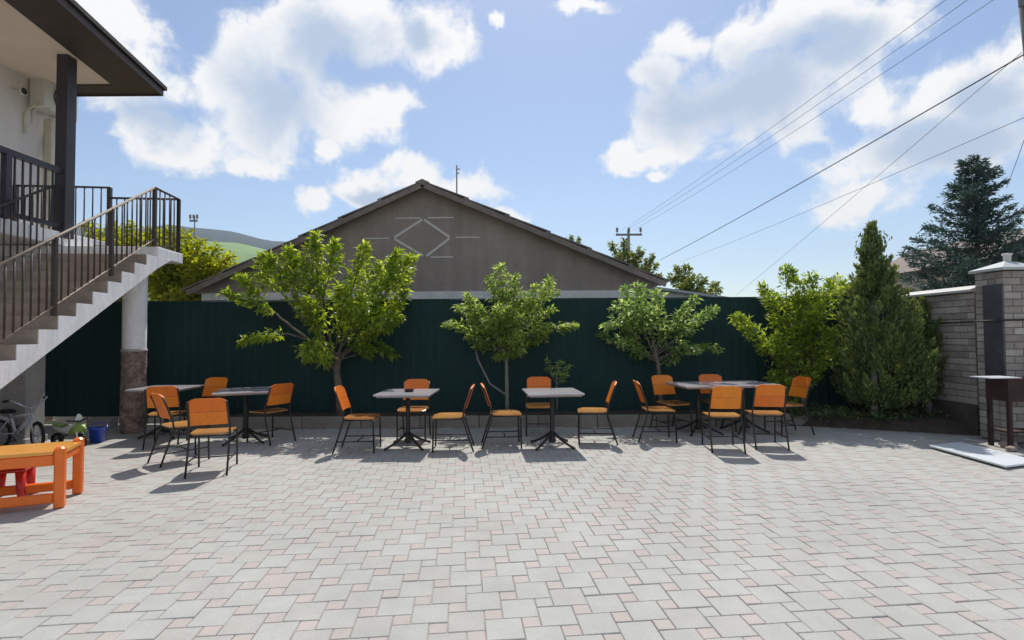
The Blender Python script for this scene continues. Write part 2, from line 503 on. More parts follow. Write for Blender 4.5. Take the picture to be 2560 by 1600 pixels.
PA, PB = 0.200, 0.100             # large square and small pink square, laid pinwheel fashion
ROT = R(5.5)
ca, sa = math.cos(ROT), math.sin(ROT)
def paver_mesh(cx, cy, s, rnd, dz, tilt):
    j = 0.0020
    h = s / 2 - j; c = 0.004
    top = [(-h + c, -h + c), (h - c, -h + c), (h - c, h - c), (-h + c, h - c)]
    rim = [(-h, -h), (h, -h), (h, h), (-h, h)]
    V = []
    for (x, y) in top: V.append((x, y, dz + tilt[0] * x + tilt[1] * y))
    for (x, y) in rim: V.append((x, y, dz - 0.004 + tilt[0] * x + tilt[1] * y))
    for (x, y) in rim: V.append((x, y, -0.02))
    V = [(cx + x * ca - y * sa, cy + x * sa + y * ca, z) for x, y, z in V]
    F = [(0, 1, 2, 3)] + [(4 + i, 4 + (i + 1) % 4, (i + 1) % 4, i) for i in range(4)] + [(8 + i, 8 + (i + 1) % 4, 4 + (i + 1) % 4, 4 + i) for i in range(4)]
    return V, F, rnd
def in_bed(x, y):
    if y > BED_Y - 0.06 and x > -5.6: return True
    if y > 9.3: return True
    if x > 4.9 and y > BED_Y - 0.06 - (x - 4.9) * 0.52: return True
    return False
pieces = []
for i in range(-110, 111):
    for k in range(-110, 111):
        # lattice of the pinwheel tiling: (a, -b) and (b, a)
        lx, ly = i * PA + k * PB, -i * PB + k * PA
        for (ox, oy, s_) in ((0, 0, PA), ((PA + PB) / 2 - PB / 2 + PB / 2, -(PA - PB) / 2 + 0.0, PB)):
            if s_ == PB:
                # the small square sits right of the large one, flush with its far edge
                ox, oy = PA / 2 + PB / 2, PA / 2 - PB / 2
            x, y = (lx + ox) * ca - (ly + oy) * sa + 0.03, (lx + ox) * sa + (ly + oy) * ca + 3.0
            if not (-10.5 < x < 7.3 and 1.6 < y < 9.4) or in_bed(x, y):
                continue
            if abs(x) > 1.5 + y * 1.35:
                continue
            if x > 6.75 and y > 7.0: continue
            pink = s_ == PB
            rv = random.random()
            if pink:
                rnd = 0.72 + 0.28 * rv if random.random() < 0.86 else 0.3 + 0.3 * rv
            else:
                rnd = 0.60 * rv if random.random() < 0.965 else 0.66 + 0.06 * rv
            pieces.append((y, x, s_, rnd, random.gauss(0, 0.0011), (random.gauss(0, 0.006), random.gauss(0, 0.006))))
def seen(p):
    y, x, s_ = p[0], p[1], p[2]
    u = x / y * FPX; v_ = 38 + CAM_Z / y * FPX
    inside = abs(u) < 1290 and v_ < 800
    return (0 if inside else 1, y if s_ == PA else y * 1.7)
pieces.sort(key=seen)
rest = MB()
for n_, (y, x, s_, rnd, dz, tilt) in enumerate(pieces):
    V, F, r_ = paver_mesh(x, y, s_, rnd, dz, tilt)
    if n_ < 300:
        m_ = MB(); m_.add(V, F, r_)
        m_.build('paver', 'paver', paving)
    else:
        rest.add(V, F, r_)
tag(rest.build('pavers', 'paver', paving), kind='stuff')

# planting bed: kerb stones and soil
kerb = empty('kerb', (0, 0, 0), kind='structure')
x = -5.55
km = MB(); km.rbox((0, 0, 0.085), (0.985, 0.10, 0.21), 0.008)
kme = km.mesh('kerb_stone', 'kerb')
while x < 4.6:
    o = bpy.data.objects.new('kerb_stone', kme); COL.objects.link(o); o.parent = kerb
    o.location = (x + 0.5, BED_Y + 0.05 + random.uniform(-.006, .006), random.uniform(-.006, .004))
    o.rotation_euler = (0, 0, random.uniform(-.006, .006))
    x += 0.996
kx, ky = x - 0.02, BED_Y + 0.03
ang = math.atan2(-0.95, 2.15)
for q in range(2):
    o = bpy.data.objects.new('kerb_stone', kme); COL.objects.link(o); o.parent = kerb
    o.location = (kx + 0.5 * math.cos(ang) + q * math.cos(ang), ky + (0.5 + q) * math.sin(ang), -0.055)
    o.rotation_euler = (0, 0, ang)
sm = MB()
nx, ny = 90, 10
V = []; F = []
for i in range(nx + 1):
    x = -5.55 + i * (12.5 / nx)
    y0 = BED_Y + 0.07 if x < 4.7 else BED_Y + 0.07 - (x - 4.7) * 0.44
    for k in range(ny + 1):
        t = k / ny
        y = y0 + (9.5 - y0) * t
        h = 0.12 + 0.05 * min(1, t * 2) + random.uniform(-.012, .012) + (0.05 * min(1, t * 4) if x > 4.7 else 0)
        if x > 4.7 and k == 0: h = -0.01
        V.append((x, y, h))
for i in range(nx):
    for k in range(ny):
        a = i * (ny + 1) + k
        F.append((a, a + ny + 1, a + ny + 2, a + 1))
sm.add(V, F, smooth=True)
tag(sm.build('planting_bed', 'soil'), kind='structure')

# ------------------------------------------------------------------ green sheet fence
FY = 9.45
fence = empty('metal_fence', (0, FY, 0), label='tall dark green corrugated metal sheet fence behind the tables', cat='fence')
def sheet_mesh(w, z0, z1):
    m = MB()
    prof = []
    p = 0.16; n = int(round(w / p))
    for i in range(n):
        x0 = i * p
        prof += [(x0, 0), (x0 + 0.085, 0), (x0 + 0.105, -0.0055), (x0 + 0.14, -0.0055)]
    prof.append((n * p, 0)); 
    V = [(x_, y_, z) for z in (z0, z1) for (x_, y_) in prof]
    V += [(x_, y_ + 0.004, z) for z in (z0, z1) for (x_, y_) in prof]
    k = len(prof)
    F = [(i, i + 1, k + i + 1, k + i) for i in range(k - 1)]
    F += [(2 * k + i + 1, 2 * k + i, 3 * k + i, 3 * k + i + 1) for i in range(k - 1)]
    F += [(k + i, k + i + 1, 3 * k + i + 1, 3 * k + i) for i in range(k - 1)]
    m.add(V, F)
    return m.mesh('sheet', 'fence_green')
sme = sheet_mesh(1.12, 0.13, 2.20)
x = -11.2
k_ = 0
while x < 6.9:
    o = bpy.data.objects.new('sheet', sme); COL.objects.link(o); o.parent = fence
    o.location = (x, -0.0045 * (k_ % 2), random.uniform(-.004, .004))
    if k_ % 2 == 0:
        pm = MB(); pm.box((x + 0.05, 0.05, 1.05), (0.06, 0.06, 2.2)); pm.build('post', 'fence_post', fence)
    x += 1.118; k_ += 1
for z in (0.6, 1.8):
    pm = MB(); pm.box((-2.2, 0.020, z), (17.9, 0.024, 0.05)); pm.build('rail', 'fence_post', fence)
cp = MB(); cp.box((-2.2, 0.004, 2.212), (17.9, 0.035, 0.014)); cp.build('top_trim', 'fence_green', fence)

# ------------------------------------------------------------------ stairs, house with balcony (left)
SO = Vector((-5.87, 8.60, 0))      # top right corner of the flight
BR = R(6)
er = Vector((math.cos(BR), math.sin(BR), 0)); ev = Vector((-math.sin(BR), math.cos(BR), 0))
stair = empty('staircase', SO, BR, label='white concrete outdoor staircase with brown metal railings climbing to the balcony', cat='staircase')
RISE, RUN, WID, NST = 3.06 / 17.4, 0.305, 1.62, 17
LAND = 3.06
for i in range(NST):
    zt = LAND - RISE * (i + 1)
    y1 = -RUN * i; y0 = y1 - RUN
    if zt < 0: break
    m = MB(); m.box((-0.013 - (WID - 0.013) / 2, (y0 + y1) / 2 + 0.0, zt - 0.09), (WID - 0.013, RUN - 0.002, 0.18))
    m.build('step', 'step', stair)
# side stringer in whitewash: a saw-tooth plate, and the sloping slab underneath
prof = [(0.0, LAND)]
for i in range(NST):
    zt = LAND - RISE * (i + 1)
    prof += [(-RUN * i, zt), (-RUN * (i + 1), zt)]
endy, endz = prof[-1]
SL = RISE / RUN
und = 0.36
prof2 = [(endy, endz - 0.30), (0.0, LAND - 0.30 - 0.05), (0.0, LAND)]
poly = [Vector((-0.085, y, z)) for (y, z) in prof[:1] + prof[1:]]
low = [Vector((-0.085, endy, max(-0.02, endz - und))), Vector((-0.085, -0.0, LAND - und - 0.02))]
m = MB()
# build stringer as quads column by column so that it stays planar and clean
for i in range(NST):
    yA, yB = -RUN * i, -RUN * (i + 1)
    zt = LAND - RISE * (i + 1)
    bA, bB = LAND - und - SL * (-yA), LAND - und - SL * (-yB)
    V = [(x_, y_, z_) for x_ in (-0.012, 0.0) for (y_, z_) in ((yA, zt + 0.003), (yB, zt + 0.003), (yB, bB), (yA, bA))]
    m.add(V, [(0, 3, 2, 1), (4, 5, 6, 7), (0, 1, 5, 4), (3, 7, 6, 2), (1, 2, 6, 5), (0, 4, 7, 3)])
m.build('stringer', 'whitewash', stair)
m = MB()
m.extr([(-WID, 0, LAND - und + 0.1), (-WID, endy, endz - und + 0.1), (-WID, endy, endz - und), (-WID, 0, LAND - und)], (WID - 0.014, 0, 0))
m.build('sloping_slab', 'whitewash', stair)
m = MB()
m.box((-1.45, 0.395, LAND - 0.09), (2.9, 0.79, 0.18))
m.build('landing', 'whitewash', stair, bevel=0.012)
m = MB()
m.extr([(0.003, 0.0, LAND - 0.17), (0.003, 0.40, LAND - 0.17), (0.003, 0.0, LAND - und)], (-0.30, 0, 0))
m.build('landing_haunch', 'whitewash', stair)
# railings
def railing(parent, pts, h, z_foot, n_between, r=0.011, post_at=(0, -1), bottom=0.10, mat_='rail_paint', post_r=0.024, top_mat=None):
    """pts: foot line start/end (local). bars every n along"""
    a, b_ = Vector(pts[0]), Vector(pts[1])
    up_ = Vector((0, 0, 1))
    t = MB(); t.tube([a + up_ * h, b_ + up_ * h], 0.02, 8); t.build('handrail', top_mat or mat_, parent)
    if bottom is not None:
        t = MB(); t.tube([a + up_ * bottom, b_ + up_ * bottom], 0.014, 6); t.build('bottom_rail', top_mat or mat_, parent)
    for i in range(n_between + 1):
        f = i / n_between
        p = a.lerp(b_, f)
        if i in (0, n_between) or (post_at and i in post_at):
            t = MB(); t.box(p + up_ * (h / 2), (post_r * 2, post_r * 2, h)); t.build('railing_post', mat_, parent)
        else:
            t = MB(); t.tube([p + up_ * (bottom or 0), p + up_ * h], r, 6); t.build('baluster', mat_, parent)
RH = 0.98
def nose(y):                       # walking line of the flight
    return LAND + SL * y
n_up = 14 * RUN
railing(stair, [(-0.05, -n_up, nose(-n_up)), (-0.05, -0.03, LAND)], RH, 0, 36, post_at=(9, 18, 27), top_mat='rail_light', bottom=0.12)
railing(stair, [(-WID + 0.05, -n_up, nose(-n_up)), (-WID + 0.05, -0.03, LAND)], RH, 0, 36, post_at=(9, 18, 27), bottom=0.12)
railing(stair, [(-0.05, -0.02, LAND), (-0.05, 0.72, LAND)], RH, 0, 5, bottom=None)
railing(stair, [(-0.05, 0.72, LAND), (-1.22, 0.72, LAND)], RH, 0, 9, bottom=0.12)
railing(stair, [(-1.22, 0.735, LAND), (-2.75, 0.735, LAND)], RH + 0.19, 0, 11, bottom=0.12, post_r=0.03)
# column under the landing, standing on the paving
pc = SO + er * -0.36 + ev * 0.02
col_ = empty('column', (pc.x, pc.y, 0), label='round column under the stair landing, white above and rough stone below', cat='column')
m = MB()
prof = []
for i in range(15):
    z = i / 14 * 1.34
    prof.append((0.178 + random.uniform(-.006, .008), z))
m.lathe(prof, 28); m.build('stone_base', 'fieldstone', col_)
m = MB(); m.lathe([(0.168, 1.33), (0.170, 2.0), (0.170, LAND - 0.34)], 28); m.build('shaft', 'whitewash', col_)
m = MB(); m.lathe([(0.180, 1.325), (0.186, 1.34), (0.180, 1.36), (0.168, 1.365)], 28); m.build('collar', 'concrete', col_)
# pier below the flight
pp = SO + er * -1.50 + ev * -0.75
ztop = LAND - und - SL * 0.75 - 0.02
pier = empty('pier', (pp.x, pp.y, 0), BR, label='square concrete pier holding up the stair flight behind the toys', cat='pier')
m = MB(); m.box((0, 0, ztop / 2), (0.46, 0.36, ztop)); m.build('shaft', 'concrete', pier, bevel=0.01)
m = MB(); m.box((0, 0, 0.05), (0.52, 0.42, 0.10)); m.build('foot', 'concrete', pier, bevel=0.01)
bk = MB(); pb_ = atZ(256, 1068, 0)
bk.rbox((0, 0, 0.085), (0.40, 0.22, 0.17), 0.012)
tag(bk.build('concrete_block', 'concrete', None, (pb_.x, pb_.y, 0)), 'small grey concrete block lying in shade left of the column', 'block')

# house
HX, FLOOR = -7.42, 3.30
house = empty('house', (-8.7, 8.0, 0), label='white two storey house with balcony and dark brown roof overhang', cat='house')
H0 = Vector((-8.7, 8.0, 0))
def hb(name, c, s, m_, bevel=0.0, rz=0):
    q = MB(); q.box(Vector(c) - H0, s, rz); return q.build(name, m_, house, bevel=bevel)
WX = -8.72
hb('wall', (WX - 1.5, 5.9, 3.3), (3.0, 7.9, 6.64), 'stucco_white')
hb('balcony_slab', ((HX + WX) / 2 + 0.03, 6.1, FLOOR - 0.11), (HX - WX - 0.02, 7.0, 0.22), 'whitewash', 0.01)
hb('downpipe', (WX + 0.09, 9.66, 4.3), (0.14, 0.16, 2.7), 'pipe_cream', 0.02)
hb('plinth', (WX + 0.02, 5.9, 0.6), (0.06, 7.9, 1.2), 'fieldstone')
PO = atX(160, 560, HX)
hb('balcony_post', (HX + 0.0, PO.y, (FLOOR - 0.10 + 6.30) / 2), (0.19, 0.19, 6.30 - FLOOR + 0.10), 'post_paint', 0.01)
# balcony railing runs from the post towards the camera
def brail(y0, y1, n, h=1.0):
    a = Vector((HX + 0.0, y0, FLOOR)) - H0; b_ = Vector((HX + 0.0, y1, FLOOR)) - H0
    t = MB(); t.box((a + b_) / 2 + Vector((0, 0, h)), (0.08, abs(y1 - y0), 0.09)); t.build('balcony_handrail', 'post_paint', house)
    t = MB(); t.box((a + b_) / 2 + Vector((0, 0, 0.09)), (0.06, abs(y1 - y0), 0.07)); t.build('balcony_bottom_rail', 'post_paint', house)
    for i in range(1, n):
        p = a.lerp(b_, i / n)
        t = MB()
        if i % 7 == 0:
            t.box(p + Vector((0, 0, h / 2)), (0.09, 0.09, h - 0.02)); t.build('railing_post', 'post_paint', house)
        else:
            t.box(p + Vector((0, 0, h / 2 + 0.03)), (0.022, 0.022, h - 0.1)); t.build('baluster', 'post_paint', house)
brail(PO.y - 0.1, PO.y - 4.2, 32)
# roof: eaves band, fascia, soffit and covering
ZB = 6.22
tip = atZ(402, 236, ZB)
dirn = (atZ(150, 3, ZB + 0.10) - atZ(402, 231, ZB + 0.10)); dirn.z = 0
dirn.normalize()
near = tip + dirn * 7.5
leftx = -14.0
o1, o2, o3, o4 = tip, near, Vector((leftx, near.y, ZB)), Vector((leftx, tip.y, ZB))
inn = atZ(281, 214, ZB)
i1 = Vector((inn.x, inn.y, ZB)); i2 = i1 + dirn * 7.2; i4 = Vector((leftx, inn.y, ZB))
def hl(p): return Vector(p) - H0
m = MB()
zt = Vector((0, 0, 0.03))
m.extr([hl(o1), hl(o2), hl(i2), hl(i1)], zt); m.build('eaves_board', 'brown_wood', house)
m = MB(); m.extr([hl(o1), hl(i1), hl(i4), hl(o4)], zt); m.build('eaves_board', 'brown_wood', house)
m = MB(); m.extr([hl(i1 + Vector((.05, .05, .032))), hl(i2 + Vector((.05, 0, .032))), hl(Vector((leftx, i2.y, ZB + .032))), hl(Vector((leftx, i1.y + .05, ZB + .032)))], zt)
m.build('soffit', 'soffit_cream', house)
m = MB()
n1 = Vector((-dirn.y, dirn.x, 0))
if n1.x < 0: n1 = -n1
a, b_ = o1 + n1 * 0.0, o2 + n1 * 0.0
m.extr([hl(a + Vector((0, 0, -0.02))), hl(b_ + Vector((0, 0, -0.02))), hl(b_ + Vector((0, 0, .10))), hl(a + Vector((0, 0, .10)))], n1 * 0.03)
m.build('fascia', 'brown_wood', house)
m = MB()
m.extr([hl(o1 + Vector((0.03, 0.002, -0.02))), hl(o4 + Vector((0, 0.002, -0.02))), hl(o4 + Vector((0, 0.002, .10))), hl(o1 + Vector((0.03, 0.002, .10)))], (0, 0.03, 0))
m.build('fascia', 'brown_wood', house)
m = MB()
ov = n1 * 0.07
r1, r2, r4 = o1 + ov + Vector((0, .07, .105)), o2 + ov + Vector((0, 0, .105)), o4 + Vector((0, .07, .105))
apex1 = Vector((-11.5, 7.0, 7.9)); apex2 = Vector((-11.5, 2.0, 7.9))
m.extr([hl(r1), hl(r2), hl(apex2), hl(apex1)], (0, 0, 0.07))
m.extr([hl(r1), hl(apex1), hl(Vector((-14, 7.0, 7.9))), hl(r4)], (0, 0, 0.07))
m.build('roof_covering', 'roof_edge', house)
# air conditioner on the house wall
acp = atX(97, 222, WX + 0.16)
ac = empty('air_conditioner', (WX, acp.y + 0.30, acp.z - 0.36), label='beige outdoor air conditioner unit high on the white house wall', cat='air conditioner')
m = MB(); m.rbox((0.18, 0, 0.29), (0.28, 0.72, 0.56), 0.015); m.build('casing', 'ac_white', ac)
fm = Matrix.Rotation(R(90), 4, 'Y')
m = MB(); m.lathe([(0.0, 0.0), (0.225, 0.0), (0.23, 0.012), (0.24, 0.014)], 28, (0.321, 0.06, 0.29), fm); m.build('fan_opening', 'dark_grille', ac)
m = MB()
for r_ in (0.06, 0.11, 0.16, 0.21):
    m.tube([(0.337, 0.06 + r_ * math.cos(t * math.pi / 9), 0.29 + r_ * math.sin(t * math.pi / 9)) for t in range(19)], 0.004, 5)
for t in range(8):
    a_ = t * math.pi / 4
    m.tube([(0.336, 0.06, 0.29), (0.336, 0.06 + .22 * math.cos(a_), 0.29 + .22 * math.sin(a_))], 0.004, 5)
m.build('grille', 'ac_white', ac)
for s_ in (-0.25, 0.25):
    m = MB(); m.box((0.18, s_, -0.005), (0.36, 0.04, 0.03)); m.box((0.015, s_, -0.13), (0.03, 0.04, 0.26)); m.build('bracket', 'ac_white', ac)
m = MB(); m.tube([(0.2, -0.36, 0.08), (0.2, -0.40, 0.05), (0.12, -0.42, -0.06), (0.03, -0.42, -0.15), (0.03, -0.40, -0.5)], 0.018, 8); m.build('pipe', 'pipe_cream', ac)
vp = atX(36, 228, WX)
vent = empty('wall_vent', (WX, vp.y, vp.z), label='small round vent pipe on the house wall left of the air conditioner', cat='vent')
m = MB(); m.lathe([(0.05, 0.0), (0.05, 0.12), (0.07, 0.13), (0.07, 0.17), (0.0, 0.17)], 20, (0, 0, 0), fm); m.build('pipe', 'ac_white', vent)
m = MB(); m.lathe([(0.0, 0.0), (0.055, 0.0), (0.055, 0.006)], 20, (0.171, 0, 0), fm); m.build('opening', 'dark_grille', vent)

# ------------------------------------------------------------------ neighbour's gable house
GY = 12.0
gh = empty('gable_house', (0, GY, 0), label='neighbour house with wide grey brown gable and pale diamond pattern', cat='house')
G0 = Vector((0, GY, 0))
ap = atY(1061, 466, GY); el_ = atY(484, 731, GY); er_ = atY(1658, 710, GY)
def gl(p): return Vector(p) - G0
m = MB()
ez = 2.52
lx_, rx_ = el_.x + 0.25, er_.x - 0.25
slope_l = (ap.z - el_.z) / (ap.x - el_.x); slope_r = (ap.z - er_.z) / (er_.x - ap.x)
zl = el_.z + slope_l * (lx_ - el_.x); zr = er_.z + slope_r * (er_.x - rx_)
m.extr([(lx_, 0, ez), (rx_, 0, ez), (rx_, 0, zr - 0.02), (ap.x, 0, ap.z - 0.04), (lx_, 0, zl - 0.02)], (0, 9.5, 0))
m.build('gable_wall', 'gable', gh)
m = MB(); m.box(((lx_ + rx_) / 2, 4.74, ez / 2 - 0.1), (rx_ - lx_ - 0.04, 9.4, ez + 0.15)); m.build('lower_wall', 'pale_wall', gh)
m = MB(); m.box(((lx_ + rx_) / 2, -0.02, ez - 0.06), (rx_ - lx_ + 0.06, 0.10, 0.21)); m.build('string_course', 'pale_wall', gh, bevel=0.01)
oh = 0.30
for (sx, ex, name_) in (('l', el_, 'roof_slope'), ('r', er_, 'roof_slope')):
    a_ = Vector((ap.x, -oh, ap.z)); b_ = Vector((ex.x, -oh, ex.z))
    d_ = (b_ - a_).normalized(); nrm = Vector((-d_.z, 0, d_.x)); 
    if nrm.z < 0: nrm = -nrm
    # corrugated slate: slightly wavy upper surface in courses
    L = (b_ - a_).length + 0.06
    n_c = 6
    q = MB()
    for c_ in range(n_c):
        s0, s1 = c_ / n_c * L, (c_ + 1) / n_c * L + 0.10
        lift0, lift1 = 0.02 + 0.0, 0.055
        p0, p1 = a_ + d_ * s0 + nrm * lift0, a_ + d_ * min(s1, L) + nrm * lift1
        q.extr([p0, p1, p1 + nrm * 0.03, p0 + nrm * 0.03], (0, 10.2, 0))
    q.build(name_, 'slate', gh)
    q = MB(); q.extr([a_ - nrm * 0.10, b_ - nrm * 0.10, b_ + nrm * 0.018, a_ + nrm * 0.018], (0, 0.03, 0)); q.build('barge_board', 'barge', gh)
    q = MB(); q.extr([a_ - nrm * 0.03 + Vector((0, .031, 0)), b_ - nrm * 0.03 + Vector((0, .031, 0)), b_ + Vector((0, .031, 0)), a_ + Vector((0, .031, 0))], (0, oh + 0.2, 0)); q.build('verge_boarding', 'barge', gh)
q = MB(); q.extr([(ap.x - 0.16, -oh - 0.02, ap.z + 0.01), (ap.x, -oh - 0.02, ap.z + 0.085), (ap.x + 0.16, -oh - 0.02, ap.z + 0.01), (ap.x, -oh - 0.02, ap.z - 0.06)], (0, 10.2, 0)); q.build('ridge_cap', 'slate', gh)
def strip(p, q_, w=0.040):
    a_, b_ = atY(*p, GY), atY(*q_, GY)
    d_ = (b_ - a_).normalized(); n_ = Vector((-d_.z, 0, d_.x)) * (w / 2)
    t = MB(); t.extr([gl(a_ - n_), gl(b_ - n_), gl(b_ + n_), gl(a_ + n_)], (0, -0.012, 0))
    t.build('pale_strip', 'pale_joint', gh)
for p, q_ in (((1060, 549), (1124, 593)), ((1124, 596), (1066, 641)), ((1058, 640), (986, 597)), ((986, 594), (1056, 549))):
    strip(p, q_, 0.055)
for p, q_ in (((989, 546), (1051, 545)), ((1070, 545), (1134, 544)), ((912, 596.5), (974, 596)), ((1139, 594), (1198, 593.5)), ((1010, 643.5), (1050, 643)), ((1076, 643), (1132, 642.5))):
    strip(p, q_, 0.032)
# aerial on the roof
pa = atY(1142, 480, 15.0)
ant = empty('aerial', (pa.x, 15.0, 0), label='thin metal aerial mast standing on the gable roof', cat='aerial')
zt_ = atY(1142, 413, 15.0).z
zb_ = ap.z - slope_r * (pa.x - ap.x)
ant.location.z = zb_
m = MB(); m.tube([(0, 0, 0), (0, 0, zt_ - zb_)], 0.022, 6); m.build('mast', 'pole_grey', ant)
m = MB(); m.tube([(0, -0.02, zt_ - zb_ - 0.12), (0.10, -0.02, zt_ - zb_ - 0.12)], 0.015, 6); m.tube([(0, -0.02, zt_ - zb_ - 0.24), (0.08, -0.02, zt_ - zb_ - 0.24)], 0.015, 6); m.build('crossbar', 'pole_grey', ant)
# low lean-to with pale roof at the right end of the gable
lt = empty('shed', (4.2, 11.0, 0), label='low shed with pale sloping sheet roof right of the gable', cat='shed')
a_, b_ = atY(1640, 722, 11.0), atY(1850, 752, 11.0)
m = MB(); m.extr([(a_.x - 4.2, 0, a_.z), (b_.x - 4.2, 0, b_.z), (b_.x - 4.2, 0, b_.z + 0.05), (a_.x - 4.2, 0, a_.z + 0.05)], (0, 2.2, 0)); m.build('roof', 'pale_slate', lt)
m = MB(); m.extr([(a_.x - 4.1, 0.15, -0.1), (b_.x - 4.35, 0.15, -0.1), (b_.x - 4.35, 0.15, b_.z), (a_.x - 4.1, 0.15, a_.z - 0.01)], (0, 1.9, 0)); m.build('wall', 'pale_wall', lt)

# ------------------------------------------------------------------ brick wall and pillar (right)
WALLX = 7.0
bw = empty('brick_wall', (WALLX, 8.6, 0), label='beige brick garden wall with pale coping behind the conical conifer', cat='wall')
y_start = atX(2436, 800, WALLX).y
ytop = 9.62
m = MB(); m.box((0.13, (y_start + ytop) / 2 - 8.6, 1.08), (0.232, ytop - y_start, 2.16)); m.build('mortar_core', 'mortar', bw)
m = MB(); m.box((0.13, (y_start + ytop) / 2 - 8.6, 0.21), (0.30, ytop - y_start, 0.46)); m.build('plinth', 'plinth', bw, bevel=0.01)
CH = 0.1
def brick(parent, c, s, rnd=None):
    t = MB(); t.rbox(c, s, 0.005, rnd=random.random() if rnd is None else rnd); return t.build('brick', 'brick', parent)
for c_ in range(17):
    z = 0.45 + CH * (c_ + 0.5)
    y = y_start + 0.004 - (0.13 if c_ % 2 else 0)
    while y < ytop - 0.02:
        y0, y1 = max(y, y_start + 0.004), min(y + 0.25, ytop)
        if y1 - y0 > 0.05:
            brick(bw, (0.128, (y0 + y1) / 2 - 8.6, z), (0.256 + random.uniform(-.004, .004), y1 - y0, 0.090))
        y += 0.26
m = MB(); m.extr([(-0.05, y_start - 8.6 + 0.002, 2.165), (-0.05, y_start - 8.6 + 0.002, 2.20), (0.13, y_start - 8.6 + 0.002, 2.27), (0.31, y_start - 8.6 + 0.002, 2.20), (0.31, y_start - 8.6 + 0.002, 2.165)], (0, ytop - y_start, 0)); m.build('coping', 'coping', bw)
PX0 = 6.88
py1 = atX(2440, 800, PX0).y; py0 = atX(2511, 800, PX0).y
py1 = min(py1, y_start - 0.003)
pl = empty('brick_pillar', (PX0, (py0 + py1) / 2, 0), label='beige brick gate pillar with dark stone panel and pale metal cap', cat='pillar')
PD = py1 - py0; PW = 0.52
m = MB(); m.box((PW / 2, 0, 1.2), (PW - 0.024, PD - 0.024, 2.4)); m.build('mortar_core', 'mortar', pl)
for c_ in range(24):
    z = CH * (c_ + 0.5) + 0.01
    # face towards the yard and face towards the camera, bonded at the corner
    off = (c_ % 2) * 0.12
    # camera face
    xs = [0.0, 0.25 - off, 0.51 - off, PW] if off else [0.0, 0.255, PW]
    for a0, a1 in zip(xs[:-1], xs[1:]):
        brick(pl, ((a0 + a1) / 2, -PD / 2 + 0.06, z), (a1 - a0 - 0.010, 0.12, 0.090))
    lo, hi = -PD / 2 + 0.123, PD / 2
    cuts = [lo, lo + (0.2 if c_ % 2 else 0.12), hi]
    for a0, a1 in zip(cuts[:-1], cuts[1:]):
        brick(pl, (0.06, (a0 + a1) / 2 + 0.003, z), (0.12, a1 - a0 - 0.010, 0.090))
z0_, z1_ = atX(2480, 944, PX0).z, atX(2480, 712, PX0).z
m = MB(); m.box((-0.008, -0.07, (z0_ + z1_) / 2), (0.03, PD * 0.68, z1_ - z0_)); m.build('stone_panel', 'dark_tile', pl, bevel=0.004)
zc = 2.42
m = MB()
e_ = 0.05
V = [(-e_, -PD / 2 - e_, zc), (PW + e_, -PD / 2 - e_, zc), (PW + e_, PD / 2 + e_, zc), (-e_, PD / 2 + e_, zc)]
V += [(x_, y_, z_ + 0.035) for x_, y_, z_ in V] + [(PW / 2, 0, zc + 0.16)]
m.add(V, [(3, 2, 1, 0), (0, 1, 5, 4), (1, 2, 6, 5), (2, 3, 7, 6), (3, 0, 4, 7), (4, 5, 8), (5, 6, 8), (6, 7, 8), (7, 4, 8)])
m.build('cap', 'cap_metal', pl)
m = MB(); m.lathe([(0.045, 0), (0.045, 0.12), (0.06, 0.125), (0.06, 0.15), (0.0, 0.16)], 14, (PW / 2 + 0.02, 0, zc + 0.11)); m.build('cap_finial', 'pale_wall', pl)
cz = 1.71
cb = MB(); cb.tube([(WALLX - 0.012, 9.55, cz), (WALLX - 0.012, 8.7, cz - 0.012), (WALLX - 0.012, y_start + 0.02, cz), (PX0 - 0.030, py1 - 0.02, cz), (PX0 - 0.034, py0 - 0.01, cz + 0.006), (PX0 + 0.1, py0 - 0.014, cz + 0.01), (PX0 + 0.6, py0 - 0.012, cz + 0.02)], 0.011, 6)
tag(cb.build('cable', 'cable_black'), 'black cable strung along the brick wall and pillar', 'cable')

# brazier, sheet, board, rubble
bz = empty('brazier', (6.95, 7.04, 0), label='rusty brown metal charcoal brazier on legs before the pillar', cat='brazier')
bx0, bx1 = 6.53 - 6.95, 0.62
z0_, z1_ = 0.63, 0.93
m = MB()
for (c, s) in ((((bx0 + bx1) / 2, -0.16, (z0_ + z1_) / 2), (bx1 - bx0, 0.012, z1_ - z0_)), (((bx0 + bx1) / 2, 0.16, (z0_ + z1_) / 2), (bx1 - bx0, 0.012, z1_ - z0_)),
               ((bx0 + 0.006, 0, (z0_ + z1_) / 2), (0.012, 0.307, z1_ - z0_)), ((bx1 - 0.006, 0, (z0_ + z1_) / 2), (0.012, 0.307, z1_ - z0_)), (((bx0 + bx1) / 2, 0, z0_ + 0.006), (bx1 - bx0 - 0.03, 0.307, 0.012))):
    m.box(c, s)
m.build('firebox', 'rust_iron', bz)
m = MB(); m.box(((bx0 + bx1) / 2, -0.172, z1_ - 0.01), (bx1 - bx0 + 0.03, 0.022, 0.03)); m.build('rim', 'rust_iron', bz)
for x_ in (bx0 + 0.03, bx1 - 0.03):
    for y_ in (-0.14, 0.14):
        m = MB(); m.box((x_, y_, z0_ / 2), (0.045, 0.045, z0_)); m.build('leg', 'rust_iron', bz)
m = MB(); m.box(((bx0 + bx1) / 2, 0, 0.22), (bx1 - bx0 - 0.06, 0.26, 0.018)); m.build('lower_shelf', 'rust_iron', bz)
s0 = atY(2426, 946, 6.98); s1 = atY(2508, 946, 6.98)
sh = MB(); sh.box((0, 0, 0.006), (s1.x - s0.x, 0.30, 0.012), R(3))
